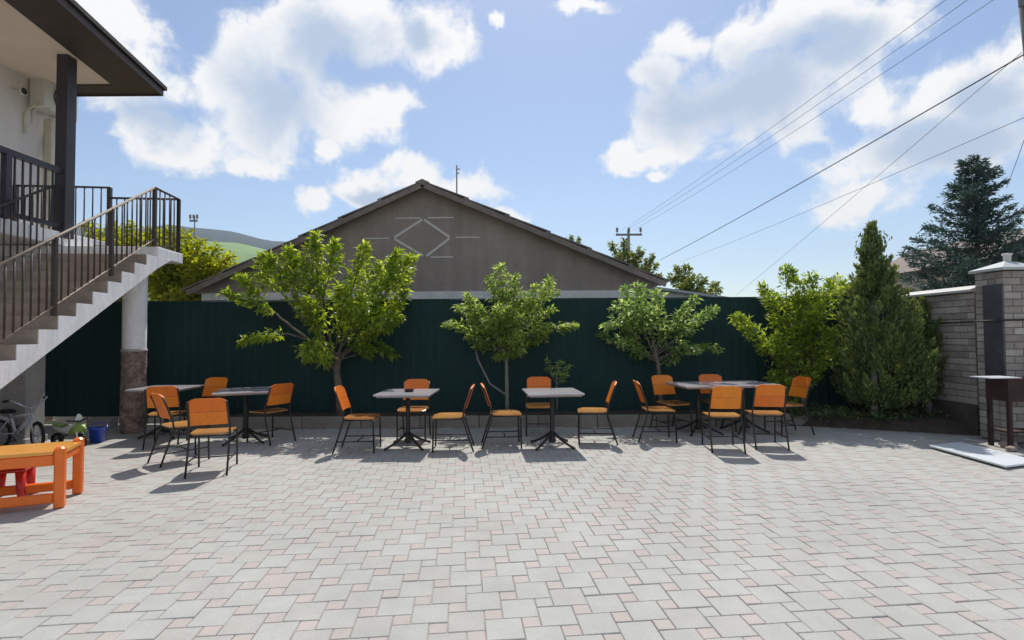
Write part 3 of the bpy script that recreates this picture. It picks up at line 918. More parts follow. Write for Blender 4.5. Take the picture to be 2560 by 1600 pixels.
tag(sh.build('metal_sheet', 'sheet_white', None, ((s0.x + s1.x) / 2 + 0.16, 7.03, z1_ + 0.006)), 'thin white metal sheet laid across the left end of the brazier', 'sheet')
L_ = atZ(2322, 1112, 0.05); T_ = atZ(2514, 1164, 0.05); K_ = atZ(2403, 1104, 0.05)
bo = empty('white_board', (T_.x, T_.y, 0), label='flat white board lying on the paving beside the brazier', cat='board')
wv = (K_ - L_); wv.z = 0
wv = wv.normalized() * 0.62
m = MB()
pl_ = [Vector((0, 0, 0.026)), wv + Vector((0, 0, 0.026)), wv + (L_ - T_) * 1.0, L_ - T_]
pl_[2].z = 0.026; pl_[3].z = 0.026
m.extr(pl_, (0, 0, 0.022)); m.build('panel', 'board_white', bo, bevel=0.003)
m = MB()
for f_ in (0.12, 0.85):
    a_ = (L_ - T_) * f_; a_.z = 0.012
    m.extr([a_ + Vector((0.02, 0, 0)), a_ + wv * 0.94 + Vector((0.02, 0, 0)), a_ + wv * 0.94 + Vector((0.02, 0.05, 0)), a_ + Vector((0.02, .05, 0))], (0, 0, 0.0138))
m.build('batten', 'bark', bo)
for i, (rx_s, ry_s, s_, lab) in enumerate(((6.47, 6.80, .075, 'leftmost small broken stone on the ground under the brazier'), (6.62, 6.98, .12, 'largest rough broken stone under the middle of the brazier'), (6.78, 6.76, .09, 'flat broken stone in front of the right part of the brazier'), (6.92, 6.99, .10, 'rough broken stone by the right leg of the brazier'), (7.06, 6.80, .08, 'rightmost broken stone cut by the right edge of the picture'))):
    m = MB()
    n_ = 7
    rings = []
    for k, (zz, sc_) in enumerate(((0.0, 0.8), (0.35, 1.05), (0.75, 0.85), (1.0, 0.35))):
        rings += [(math.cos(2 * math.pi * q / n_) * s_ * sc_ * random.uniform(.8, 1.2), math.sin(2 * math.pi * q / n_) * s_ * 0.7 * sc_ * random.uniform(.8, 1.2), zz * s_ * 0.9) for q in range(n_)]
    F = [(a * n_ + q, a * n_ + (q + 1) % n_, (a + 1) * n_ + (q + 1) % n_, (a + 1) * n_ + q) for a in range(3) for q in range(n_)] + [tuple(reversed(range(n_))), tuple(range(3 * n_, 4 * n_))]
    m.add(rings, F)
    o = m.build('rubble_stone', 'rubble', None, (rx_s, ry_s, 0.0))
    o.rotation_euler.z = random.uniform(0, 6)
    tag(o, lab, 'stone', 'rubble stones under the brazier')

# ------------------------------------------------------------------ furniture
def make_chair():
    t = empty('chair')
    for sx in (-1, 1):
        m = MB(); m.tube([(sx * .205, -.335, 0), (sx * .205, -.235, .30), (sx * .205, -.195, .44), (sx * .205, -.205, .52), (sx * .200, -.265, .70), (sx * .195, -.315, .83)], 0.0115, 8); m.build('rear_leg', 'chair_tube', t)
        m = MB(); m.tube([(sx * .205, .205, 0), (sx * .205, .195, .40), (sx * .205, .175, .435), (sx * .205, -.195, .435)], 0.0115, 8); m.build('front_leg', 'chair_tube', t)
        m = MB(); m.tube([(sx * .205, -.285, .155), (sx * .205, .202, .155)], 0.008, 6); m.build('side_stretcher', 'chair_tube', t)
    m = MB(); m.tube([(-.205, -.02, .155), (.205, -.02, .155)], 0.008, 6); m.build('cross_stretcher', 'chair_tube', t)
    m = MB(); m.tube([(-.205, .17, .428), (.205, .17, .428)], 0.009, 6); m.build('seat_rail', 'chair_tube', t)
    m = MB(); m.tube([(-.205, -.19, .428), (.205, -.19, .428)], 0.009, 6); m.build('seat_rail', 'chair_tube', t)
    # seat: gently dished ply
    m = MB(); n = 8
    V = []
    for (dz, ins) in ((0.0, 0.004), (0.018, 0.0)):
        for i in range(n + 1):
            for k in range(n + 1):
                u, v = i / n * 2 - 1, k / n * 2 - 1
                x_ = u * (0.215 - ins) * (1 - 0.05 * (v < 0) * -v)
                y_ = v * (0.215 - ins)
                rc = max(0, abs(u) ** 8 * abs(v) ** 8) * 0.02
                z_ = 0.446 + dz - 0.012 * (1 - u * u) * (1 - v * v) - (0.014 * max(0, v - 0.5) ** 2 * 4)
                V.append((x_ - rc * (1 if u > 0 else -1), y_ - rc * (1 if v > 0 else -1), z_))
    k1 = (n + 1) ** 2
    F = []
    for i in range(n):
        for k in range(n):
            a = i * (n + 1) + k
            F.append((a, a + 1, a + n + 2, a + n + 1)); F.append((k1 + a, k1 + a + n + 1, k1 + a + n + 2, k1 + a + 1))
    for i in range(n):
        F += [(i, i + 1 + 0, k1 + i + 1, k1 + i)]
        a = n * (n + 1) + i; F += [(a + 1, a, k1 + a, k1 + a + 1)]
        a = i * (n + 1); F += [(a + n + 1, a, k1 + a, k1 + a + n + 1)]
        a = i * (n + 1) + n; F += [(a, a + n + 1, k1 + a + n + 1, k1 + a)]
    m.add(V, F, smooth=False); m.build('seat', 'orange_seat', t)
    # backrest of two curved boards, the upper one with an arched top
    def board(z0, z1, arch, name):
        m = MB(); nx = 12; nz = 4
        V = []
        for th in (0.0, 0.016):
            for i in range(nx + 1):
                u = i / nx * 2 - 1
                zt = z1 - (arch * (max(0.0, abs(u) - 0.62) / 0.38) ** 1.6)
                for k in range(nz + 1):
                    z_ = z0 + (zt - z0) * k / nz
                    y_ = -.203 - (z_ - .50) * 0.345 - 0.028 * (1 - u * u) + th - 0.006
                    V.append((u * 0.192, y_ + 0.012, z_))
        kk = (nx + 1) * (nz + 1)
        F = []
        for i in range(nx):
            for k in range(nz):
                a = i * (nz + 1) + k
                F += [(a, a + nz + 1, a + nz + 2, a + 1), (kk + a, kk + a + 1, kk + a + nz + 2, kk + a + nz + 1)]
        for i in range(nx):
            a = i * (nz + 1); F.append((a, kk + a, kk + a + nz + 1, a + nz + 1))
            a = i * (nz + 1) + nz; F.append((a, a + nz + 1, kk + a + nz + 1, kk + a))
        for k in range(nz):
            F.append((k, k + 1, kk + k + 1, kk + k))
            a = nx * (nz + 1) + k; F.append((a + 1, a, kk + a, kk + a + 1))
        m.add(V, F); m.build(name, 'orange_panel', t)
    board(.560, .708, 0.0, 'back_board'); board(.713, .868, 0.035, 'back_board')
    return t
chair0 = make_chair()
CH_USED = [False]
def chair(x, y, rot_deg, label, group):
    o = chair0 if not CH_USED[0] else copy_tree(chair0)
    CH_USED[0] = True
    o.location = (x, y, 0.0015); o.rotation_euler = (0, 0, R(rot_deg))
    return tag(o, label, 'chair', group)
def make_table():
    t = empty('table')
    m = MB(); m.rbox((0, 0, .757), (.76, .76, .026), 0.006); m.build('tabletop', 'table_top', t)
    m = MB(); m.rbox((0, 0, .733), (.70, .70, .020), 0.004); m.build('top_frame', 'table_edge', t)
    m = MB(); m.lathe([(0.0, .06), (.05, .06), (.052, .10), (.032, .14), (.030, .40), (.034, .42), (.030, .44), (.030, .68), (.11, .722), (.0, .722)], 20); m.build('pedestal', 'table_iron', t)
    for k in range(4):
        a = k * math.pi / 2 + math.pi / 4
        c_, s_ = math.cos(a), math.sin(a)
        m = MB(); m.tube([(c_ * r_, s_ * r_, z_) for r_, z_ in ((0.02, .20), (.08, .155), (.18, .095), (.29, .045), (.37, .018))], [.020, .020, .018, .016, .018], 8); m.build('foot', 'table_iron', t)
    return t
table0 = make_table()
TB_USED = [False]
def table(x, y, rot_deg, label):
    o = table0 if not TB_USED[0] else copy_tree(table0)
    TB_USED[0] = True
    o.location = (x, y, 0.0015); o.rotation_euler = (0, 0, R(rot_deg))
    return tag(o, label, 'table', 'pedestal cafe tables on the paving')
def T(px, py):
    p = atZ(px, py, 0.77); return p.x, p.y

xa, ya = -5.45, 8.22
table(xa, ya, 3, 'square pedestal table next to the round column, farthest left')
xb, yb = T(615, 974)
table(xb, yb, 20, 'turned square pedestal table at the front of the left group')
x2, y2 = T(1021, 974); x2 += .05; y2 -= .28; table(x2, y2, -2, 'square pedestal table beside the trunk of the big spreading tree')
x3, y3 = T(1378, 975); y3 -= .12; table(x3, y3, 5, 'square pedestal table before the round crowned tree, second from centre')
xr, yr = T(1802, 958)
dr = atZ(1946, 961, .77) - atZ(1709, 966, .77)
ar = math.atan2(dr.y, dr.x)
table(xr - .385 * math.cos(ar), yr - .385 * math.sin(ar), math.degrees(ar), 'left one of the two tables pushed together on the right')
table(xr + .385 * math.cos(ar), yr + .385 * math.sin(ar), math.degrees(ar) + 0.5, 'right one of the two tables pushed together on the right')

GL, GM, GR = 'orange chairs at the left tables', 'orange chairs at the two middle tables', 'orange chairs around the joined tables'
chair(-5.02, 7.60, 20, 'orange chair seen from behind, tucked in beside the round column', GL)
chair(-4.15, 6.62, -38, 'orange chair turned askew, leftmost of the two nearest chairs', GL)
chair(-3.50, 6.13, 17, 'nearest orange chair of the left group, its back to the viewer', GL)
chair(-3.62, 7.76, 60, 'orange chair at the right end of the turned left table', GL)
chair(-5.02, 8.52, 176, 'orange chair mostly hidden behind the left tables, by the fence', GL)
chair(-2.05, 7.12, -88, 'orange chair seen side on, left of the table under the spreading tree', GM)
chair(x2 - 0.03, y2 + 0.56, 181, 'orange chair behind the table beside the spreading tree, facing the viewer', GM)
chair(-0.87, 7.16, 93, 'orange chair seen side on, right of the table under the spreading tree', GM)
chair(-0.10, 7.38, -86, 'orange chair seen side on, left of the table by the round crowned tree', GM)
chair(0.42, 8.18, 178, 'orange chair behind the table by the round crowned tree', GM)
chair(1.16, 7.58, 84, 'orange chair seen side on, right of the table by the round crowned tree', GM)
chair(2.14, 7.68, -92, 'orange chair at the left end of the joined tables, facing right', GR)
chair(2.56, 8.36, 196, 'orange chair behind the left half of the joined tables', GR)
chair(3.32, 8.46, 180, 'orange chair behind the joined tables with only its top showing', GR)
chair(2.84, 7.12, -7, 'orange chair with its back to the viewer, left of the front pair', GR)
chair(3.50, 7.28, -9, 'orange chair with its back to the viewer, right of the front pair', GR)
chair(4.22, 8.10, 98, 'orange chair at the right end of the joined tables by the shrubs', GR)

ash = empty('ashtray', (x2 + .02, y2 - .02, 0.7715), label='small dark ashtray on the table beside the spreading tree', cat='ashtray')
m = MB(); m.lathe([(0.0, 0.0), (.055, 0.0), (.068, .03), (.060, .03), (.048, .008), (0, .008)], 20); m.build('bowl', 'table_iron', ash)
m = MB(); m.lathe([(.060, .028), (.070, .030), (.070, .036), (.060, .036), (.060, .028)], 20); m.build('rim', 'rust_iron', ash)
# children's table with orange frame
fr = atZ(158, 1271, 0)
kt = empty('kids_table', (fr.x, fr.y, 0), R(24), label='low orange children table with yellowish top at the left edge', cat='table')
KL, KD, KH = 1.15, 0.55, 0.555
LT = 0.078
for (ix, iy) in ((0, 0), (1, 0), (0, 1), (1, 1)):
    m = MB(); m.rbox((-LT / 2 - ix * (KL - LT), LT / 2 + iy * (KD - LT), KH / 2), (LT, LT, KH), 0.014); m.build('leg', 'kid_orange', kt)
for iy in (0, 1):
    m = MB(); m.rbox((-KL / 2, LT / 2 + iy * (KD - LT), KH - 0.115), (KL - 2 * LT - 0.004, 0.05, 0.10), 0.008); m.build('apron', 'kid_orange', kt)
    m = MB(); m.rbox((-KL / 2, LT / 2 + iy * (KD - LT), 0.095), (KL - 2 * LT - 0.004, 0.055, 0.085), 0.010); m.build('floor_rail', 'kid_orange', kt)
for ix in (0, 1):
    m = MB(); m.rbox((-LT / 2 - ix * (KL - LT), KD / 2, KH - 0.105), (0.045, KD - 2 * LT - 0.004, 0.07), 0.008); m.build('apron', 'kid_orange', kt)
m = MB()
e = LT + 0.003
m.prism([(-e, 0.006), (-e, e), (-0.006, e), (-0.006, KD - e), (-e, KD - e), (-e, KD - 0.006), (-KL + e, KD - 0.006), (-KL + e, KD - e), (-KL + 0.006, KD - e), (-KL + 0.006, e), (-KL + e, e), (-KL + e, 0.006)], KH - 0.062, KH - 0.034)
m.build('tabletop', 'kid_top', kt)
# red plastic child's chair tucked below
rc = atZ(26, 1246, 0)
kc = empty('kids_chair', (rc.x, rc.y, 0), R(24), label='small red plastic child chair tucked under the orange table', cat='chair')
for sx in (-1, 1):
    for sy in (-1, 1):
        m = MB(); m.tube([(sx * .135, sy * .125, 0), (sx * .13, sy * .12, .03), (sx * .115, sy * .11, .10), (sx * .11, sy * .105, .27)], [.040, .036, .034, .042], 12); m.build('leg', 'kid_red', kc)
m = MB(); m.rbox((0, 0, .285), (.31, .30, .035), 0.014); m.build('seat', 'kid_red', kc)
m = MB(); m.rbox((0, -.14, .37), (.28, .028, .14), 0.010); m.build('backrest', 'kid_red', kc)

# ------------------------------------------------------------------ children's bicycle, ride-on toy, ball
def wheel(parent, c, r_, ax, tyre_r=0.022, spokes=10, mat_rim='bike_silver'):
    """wheel whose axle is along local unit vector ax (xy)"""
    ax = Vector(ax).normalized(); a = Vector((0, 0, 1)); b_ = ax.cross(a).normalized()
    c = Vector(c)
    n = 24
    ring = [c + (a * math.cos(2 * math.pi * k / n) + b_ * math.sin(2 * math.pi * k / n)) * (r_ - tyre_r) for k in range(n + 1)]
    w = empty('wheel', (0, 0, 0)); w.parent = parent
    m = MB(); m.tube(ring, tyre_r, 8, caps=False); m.build('tyre', 'rubber', w)
    ring2 = [c + (p - c) * ((r_ - 2 * tyre_r - 0.004) / (r_ - tyre_r)) for p in ring]
    m = MB(); m.tube(ring2, 0.008, 6, caps=False)
    for k in range(spokes):
        m.tube([c, c + (a * math.cos(2 * math.pi * k / spokes) + b_ * math.sin(2 * math.pi * k / spokes)) * (r_ - 2 * tyre_r)], 0.0025, 4)
    m.tube([c - ax * 0.035, c + ax * 0.035], 0.014, 8)
    m.build('rim', mat_rim, w)
    return w
bp_ = Vector((-6.92, 7.32, 0))
bike = empty('kids_bicycle', bp_, R(-14), label='small silver child bicycle parked under the stairs behind the orange table', cat='bicycle')
wheel(bike, (-.33, 0, .203), .20, (0, 1, 0)); wheel(bike, (.36, .0, .203), .20, (0.25, 1, 0))
for p, r_ in (([(-.05, 0, .22), (-.16, 0, .50)], .016), ([(-.05, 0, .22), (.24, 0, .46)], .022), ([(-.14, 0, .44), (.23, 0, .50)], .018), ([(-.05, .0, .22), (-.33, .05, .203)], .010), ([(-.05, 0, .22), (-.33, -.05, .203)], .010), ([(-.15, 0, .45), (-.33, .05, .203)], .009), ([(-.15, 0, .45), (-.33, -.05, .203)], .009)):
    m = MB(); m.tube(p, r_, 8); m.build('frame_tube', 'bike_white', bike)
m = MB(); m.tube([(.36, .05, .203), (.29, .045, .42), (.25, 0, .45), (.23, 0, .57)], .012, 8); m.tube([(.36, -.05, .203), (.29, -.045, .42), (.25, 0, .45)], .012, 8); m.build('fork', 'bike_silver', bike)
m = MB(); m.tube([(.13, .24, .70), (.20, .22, .71), (.24, .10, .62), (.225, 0, .58), (.24, -.10, .62), (.20, -.22, .71), (.13, -.24, .70)], .011, 8); m.build('handlebar', 'bike_silver', bike)
for s_ in (-1, 1):
    m = MB(); m.tube([(.10, s_ * .245, .695), (.18, s_ * .225, .71)], .018, 8); m.build('grip', 'rubber', bike)
m = MB(); m.extr([(-.30, -.06, .50), (-.30, .06, .50), (-.22, .075, .50), (-.08, .02, .50), (-.08, -.02, .50), (-.22, -.075, .50)], (0, 0, 0.05)); m.build('saddle', 'rubber', bike, bevel=0.012)
m = MB(); m.tube([(-.56, 0, .30), (-.50, 0, .40), (-.38, 0, .445), (-.24, 0, .42)], .028, 6); m.build('mudguard', 'bike_white', bike)
m = MB(); m.tube([(-.05, -.07, .22), (.06, -.07, .14)], .009, 6); m.tube([(.06, -.06, .14), (.06, -.15, .14)], .014, 6); m.tube([(-.05, .07, .22), (-.16, .07, .30)], .009, 6); m.tube([(-.16, .06, .30), (-.16, .15, .30)], .014, 6); m.build('pedal_crank', 'dark_grille', bike)

ty = atZ(172, 1118, 0)
toy = empty('ride_on_toy', (-6.30, 7.42, 0), R(-12), label='pale green and white toy motorbike beside the child bicycle', cat='toy')
wheel(toy, (-.24, 0, .123), .12, (0, 1, 0), 0.035, 5, 'toy_white'); wheel(toy, (.25, 0, .123), .12, (0, 1, 0), 0.035, 5, 'toy_white')
def hull(secs, name, m_, parent):
    q = MB(); V = []; n = 10
    for (x_, y_, z_, w_, h_) in secs:
        for k in range(n):
            a = 2 * math.pi * k / n
            V.append((x_, y_ + w_ * math.cos(a), z_ + h_ * math.sin(a)))
    F = [(i * n + k, i * n + (k + 1) % n, (i + 1) * n + (k + 1) % n, (i + 1) * n + k) for i in range(len(secs) - 1) for k in range(n)]
    F += [tuple(range(n)), tuple(reversed(range((len(secs) - 1) * n, len(secs) * n)))]
    q.add(V, F, smooth=True); return q.build(name, m_, parent)
hull([(-.34, 0, .36, .01, .01), (-.26, 0, .33, .05, .03), (-.10, 0, .29, .07, .05), (.05, 0, .30, .075, .08), (.14, 0, .35, .06, .07), (.20, 0, .40, .02, .02)], 'body', 'toy_white', toy)
hull([(.02, 0, .24, .02, .03), (.10, 0, .27, .08, .08), (.20, 0, .33, .085, .09), (.30, 0, .33, .05, .06), (.36, 0, .30, .01, .02)], 'fairing', 'toy_green', toy)
hull([(-.40, 0, .40, .02, .008), (-.28, 0, .385, .06, .018), (-.10, 0, .36, .06, .02), (-.02, 0, .38, .03, .012)], 'saddle', 'toy_green', toy)
m = MB(); m.tube([(.17, .17, .47), (.20, .10, .46), (.22, 0, .44), (.20, -.10, .46), (.17, -.17, .47)], .012, 8); m.build('handlebar', 'rubber', toy)
m = MB(); m.tube([(.25, .05, .123), (.21, .05, .38)], .014, 6); m.tube([(.25, -.05, .123), (.21, -.05, .38)], .014, 6); m.build('fork', 'toy_white', toy)
m = MB(); m.tube([(-.24, .05, .123), (-.05, .04, .22)], .014, 6); m.tube([(-.24, -.05, .123), (-.05, -.04, .22)], .014, 6); m.build('swing_arm', 'dark_grille', toy)
hull([(.19, 0, .44, .055, .01), (.215, 0, .50, .06, .03), (.20, 0, .55, .03, .015)], 'windscreen', 'toy_white', toy)
toy.scale = (.85, .85, .85)
ball = empty('toy_bucket', (-6.18, 7.78, 0), 0.3, label='small bright blue toy bucket standing on the paving under the stairs', cat='bucket')
m = MB(); m.lathe([(0.0, 0.0), (.085, 0.0), (.118, .20), (.128, .20), (.128, .215), (.112, .215), (.082, .012), (0, .012)], 24); m.build('pail', 'toy_blue', ball)
m = MB(); m.tube([(.118 * math.cos(math.pi * k / 10), 0.0 + 0.10 * math.sin(math.pi * k / 10), .205 + .07 * math.sin(math.pi * k / 10)) for k in range(11)], .007, 6); m.build('handle', 'toy_blue', ball)

# ------------------------------------------------------------------ vegetation
def leaf_arrays(P, L, W, D, N_, bend=0.25):
    """P centres (n,3), L lengths, W widths, D direction, N_ side vector -> verts (n*4... ) folded leaf of 2 quads"""
    n = len(P)
    D = D / np.linalg.norm(D, axis=1, keepdims=True)
    side = np.cross(D, N_); side /= (np.linalg.norm(side, axis=1, keepdims=True) + 1e-9)
    nor = np.cross(side, D)
    L = L[:, None]; W = W[:, None]
    base = P
    tipv = P + D * L - nor * L * bend
    midl = P + D * L * 0.45 + side * W * 0.5 + nor * W * 0.18
    midr = P + D * L * 0.45 - side * W * 0.5 + nor * W * 0.18
    mid = P + D * L * 0.55 - nor * L * bend * 0.25
    V = np.stack([base, midl, tipv, midr, mid], axis=1).reshape(-1, 3)
    idx = np.arange(n) * 5
    F = np.stack([np.stack([idx, idx + 1, idx + 2, idx + 4], 1), np.stack([idx, idx + 4, idx + 2, idx + 3], 1)], 1).reshape(-1, 4)
    return V, F
def leaf_object(name, P, L, W, D, N_, rnd, m_, parent, bend=0.25):
    V, F = leaf_arrays(P, L, W, D, N_, bend)
    me = bpy.data.meshes.new(name)
    me.vertices.add(len(V)); me.vertices.foreach_set('co', V.astype(np.float32).ravel())
    me.loops.add(len(F) * 4); me.loops.foreach_set('vertex_index', F.astype(np.int32).ravel())
    me.polygons.add(len(F)); me.polygons.foreach_set('loop_start', np.arange(len(F), dtype=np.int32) * 4)
    me.update(calc_edges=True)
    at = me.attributes.new('rnd', 'FLOAT', 'FACE')
    at.data.foreach_set('value', np.repeat(rnd, 2).astype(np.float32))
    me.materials.append(MATS[m_])
    o = bpy.data.objects.new(name, me); COL.objects.link(o); o.parent = parent
    return o
def shoots_tree(name, label, cat, base, trunk, shoots, leaf_m, bark_m, leaf_len=(0.07, 0.12), per_m=420, rad=0.13, trunk_r=0.05, group=None, droop=0.35, aspect=0.42, extra_trunks=()):
    """trunk: polyline (world). shoots: list of polylines (world) starting near the trunk; leaves clothe the outer part of each"""
    base = Vector(base)
    t = empty(name, base, 0, label, cat, group)
    wood = MB()
    tp = [Vector(p) - base for p in trunk]
    wood.tube(tp, [trunk_r * (1.12 - 0.5 * i / (len(tp) - 1)) for i in range(len(tp))], 10)
    for et in extra_trunks:
        ep = [Vector(p) - base for p in et]
        wood.tube(ep, [trunk_r * 0.55 * (1.1 - 0.5 * i / (len(ep) - 1)) for i in range(len(ep))], 8)
    Ps, Ls, Ws, Ds, Ns, Rs = [], [], [], [], [], []
    for sh in shoots:
        pts = [Vector(p) - base for p in sh['p']]
        w = sh.get('w', 1.0); f0 = sh.get('f0', 0.3); dens_ = sh.get('d', 1.0); tone = sh.get('tone', 0.0)
        # smooth polyline
        fine_ = []
        for a, b_ in zip(pts[:-1], pts[1:]):
            for k in range(6): fine_.append(a.lerp(b_, k / 6) + Vector((random.gauss(0, .008), random.gauss(0, .008), random.gauss(0, .006))))
        fine_.append(pts[-1])
        r0 = sh.get('r', 0.02)
        wood.tube(fine_, [max(0.004, r0 * (1 - 0.85 * i / (len(fine_) - 1))) for i in range(len(fine_))], 6)
        arr = np.array([tuple(p) for p in fine_])
        seg = np.linalg.norm(np.diff(arr, axis=0), axis=1); cum = np.concatenate([[0], np.cumsum(seg)]); Ltot = cum[-1]
        n = int(per_m * Ltot * (1 - f0) * dens_ * (0.6 + 0.4 * w))
        f = f0 + (1 - f0) * rng.random(n) ** 0.85
        s_ = f * Ltot
        C = np.stack([np.interp(s_, cum, arr[:, k]) for k in range(3)], 1)
        tang = np.stack([np.interp(np.minimum(s_ + .03, Ltot), cum, arr[:, k]) - np.interp(s_ - .03, cum, arr[:, k]) for k in range(3)], 1)
        tang /= np.linalg.norm(tang, axis=1, keepdims=True) + 1e-9
        # side twigs: bunch the leaves
        nb = max(4, int(Ltot * 14))
        tw_f = rng.random(nb); tw_o = rng.normal(0, 1, (nb, 3)); tw_o /= np.linalg.norm(tw_o, axis=1, keepdims=True)
        tw_o[:, 2] = np.abs(tw_o[:, 2]) * 0.7 + 0.1 * tw_o[:, 2]
        ti = rng.integers(0, nb, n)
        taper = 0.35 + 0.65 * np.sin(np.pi * np.clip((f - f0) / (1 - f0 + 1e-6) * 0.9 + 0.12, 0, 1)) 
        rr = rad * w * taper
        k_ = rng.random(n) ** 0.6
        off = tw_o[ti] * (k_ * rr)[:, None] * 1.15 + rng.normal(0, 0.28, (n, 3)) * rr[:, None]
        P = C + off
        D = tang * 0.6 + off / (rr[:, None] + 1e-6) * 0.7 + rng.normal(0, 0.5, (n, 3))
        D[:, 2] -= droop
        N_ = rng.normal(0, 0.6, (n, 3)); N_[:, 2] += 1.0
        L = rng.uniform(leaf_len[0], leaf_len[1], n)
        Ps.append(P); Ls.append(L); Ws.append(L * aspect * rng.uniform(.8, 1.2, n)); Ds.append(D); Ns.append(N_)
        Rs.append(np.clip(rng.normal(0.52 + tone, 0.33, n), 0, 1))
    wood.build('trunk', bark_m, t)
    leaf_object('crown', np.concatenate(Ps), np.concatenate(Ls), np.concatenate(Ws), np.concatenate(Ds), np.concatenate(Ns), np.concatenate(Rs), leaf_m, t)
    return t
def PX(pts, Y, dy=0.0, y1=None):
    """photo pixels -> points at depth Y, bending by dy towards the end"""
    out = []
    for i, (a, b_) in enumerate(pts):
        f = i / max(1, len(pts) - 1)
        out.append(atY(a, b_, Y + dy * f))
    return out

# big spreading fruit tree
Y1 = 9.12
def S1(pts, dy=None, **kw):
    return dict(p=PX(pts, Y1 - 0.0, random.uniform(-.55, .25) if dy is None else dy), **kw)
sh = [
    S1([(838, 925), (772, 850), (690, 785), (632, 758), (560, 732)], -.35, f0=.62, w=.75, r=.03),
    S1([(690, 785), (640, 730), (598, 690)], -.3, f0=.35, w=.6, r=.012),
    S1([(835, 915), (780, 800), (720, 720), (672, 640)], -.3, f0=.45, w=1.1, r=.028),
    S1([(760, 780), (730, 700), (722, 622)], -.1, f0=.35, w=.85, r=.015),
    S1([(840, 905), (800, 760), (790, 660), (790, 586)], .1, f0=.38, w=1.05, r=.028),
    S1([(805, 760), (822, 690), (838, 606)], -.2, f0=.40, w=.9, r=.015),
    S1([(845, 905), (868, 770), (890, 690), (915, 612)], -.4, f0=.45, w=.8, r=.024),
    S1([(850, 905), (910, 790), (960, 720), (995, 632)], -.2, f0=.40, w=1.15, r=.028),
    S1([(930, 770), (990, 710), (1030, 644)], -.4, f0=.35, w=.95, r=.015),
    S1([(850, 900), (920, 830), (985, 770), (1015, 700)], .1, f0=.40, w=1.1, r=.02),
    S1([(850, 890), (930, 830), (1000, 792)], -.55, f0=.35, w=.95, r=.018),
    S1([(845, 880), (890, 810), (905, 745)], -.7, f0=.25, w=1.25, r=.016),
    S1([(840, 870), (850, 790), (845, 720)], -.6, f0=.25, w=1.2, r=.016),
    S1([(830, 880), (790, 810), (765, 750)], -.6, f0=.30, w=1.05, r=.016),
    S1([(772, 850), (720, 835), (665, 842), (604, 856)], -.5, f0=.42, w=.6, r=.014, tone=.12),
    S1([(800, 880), (775, 868), (770, 900)], -.6, f0=.2, w=.85, r=.012, tone=.15),
    S1([(800, 890), (800, 860), (815, 915)], -.65, f0=.2, w=.9, r=.012, tone=.1),
    S1([(850, 890), (900, 860), (920, 890)], -.4, f0=.3, w=.9, r=.012, tone=-.2),
    S1([(850, 900), (950, 870), (985, 890)], -.2, f0=.35, w=.6, r=.012, tone=-.25),
    S1([(760, 800), (700, 730), (650, 690), (655, 640)], -.2, f0=.5, w=.7, r=.012),
    S1([(868, 800), (930, 730), (950, 660)], .1, f0=.35, w=1.0, r=.014),
    S1([(840, 790), (770, 700), (745, 650)], -.1, f0=.35, w=1.1, r=.014),
]
b1 = atZ(852, 1058, 0.12); b1.y = Y1; b1.x = atY(852, 1040, Y1).x; b1.z = 0.12
shoots_tree('fruit_tree', 'big spreading fruit tree with long leafy shoots, left of centre', 'tree', b1,
            [b1 - Vector((0, 0, .06)), atY(850, 985, Y1), atY(842, 930, Y1), atY(846, 880, Y1 - .02)], sh, 'leaf_fruit', 'bark', trunk_r=.075, per_m=400, rad=.155, leaf_len=(.075, .135))

# round crowned young tree
def crown_shoots(cx, cy, rx, ry, n, Y, root, dy=(-.5, .35), w=(0.7, 1.1), f0=.35, rmin=.55, tone=0.0, r=.012, ang=(0, 360), d=1.0):
    out = []
    for i in range(n):
        a = R(ang[0] + (ang[1] - ang[0]) * (i + random.random() * .7) / n)
        k = random.uniform(rmin, 1.0)
        ex, ey = cx + rx * k * math.cos(a), cy - ry * k * math.sin(a)
        mx, my = root[0] + (ex - root[0]) * .5 + random.uniform(-12, 12), root[1] + (ey - root[1]) * .6
        D_ = random.uniform(*dy)
        out.append(dict(p=PX([root, (mx, my), (ex, ey)], Y, D_), f0=f0, w=random.uniform(*w), r=r, tone=tone + random.uniform(-.08, .08), d=d))
    return out
Y2 = 9.12
sh = crown_shoots(1265, 790, 125, 110, 16, Y2, (1266, 880), w=(.7, 1.05)) + crown_shoots(1265, 800, 60, 60, 7, Y2, (1266, 880), dy=(-.7, -.3), w=(.9, 1.2), f0=.2)
for pts in ([(1266, 880), (1255, 760), (1250, 664)], [(1268, 870), (1280, 760), (1284, 690)], [(1268, 880), (1330, 790), (1375, 700)], [(1268, 880), (1340, 830), (1438, 815)], [(1266, 885), (1180, 830), (1116, 812)], [(1330, 790), (1360, 740), (1390, 735)], [(1266, 880), (1200, 800), (1140, 770)], [(1268, 880), (1330, 860), (1370, 830)]):
    sh.append(dict(p=PX(pts, Y2, random.uniform(-.35, .1)), f0=.45, w=.8, r=.012))
b2 = Vector((atY(1268, 1020, Y2).x, Y2, 0.12))
shoots_tree('young_tree', 'young tree with dense round light green crown on a thin straight trunk', 'tree', b2,
            [b2 - Vector((0, 0, .06)), atY(1267, 960, Y2), atY(1266, 890, Y2), atY(1266, 840, Y2)], sh, 'leaf_plum', 'bark_grey', trunk_r=.034, per_m=340, rad=.15, leaf_len=(.06, .11),
            extra_trunks=[PX([(1262, 985), (1225, 960), (1195, 900), (1180, 840)], Y2)])
b2b = Vector((atY(1392, 1020, 9.2).x, 9.2, 0.14))
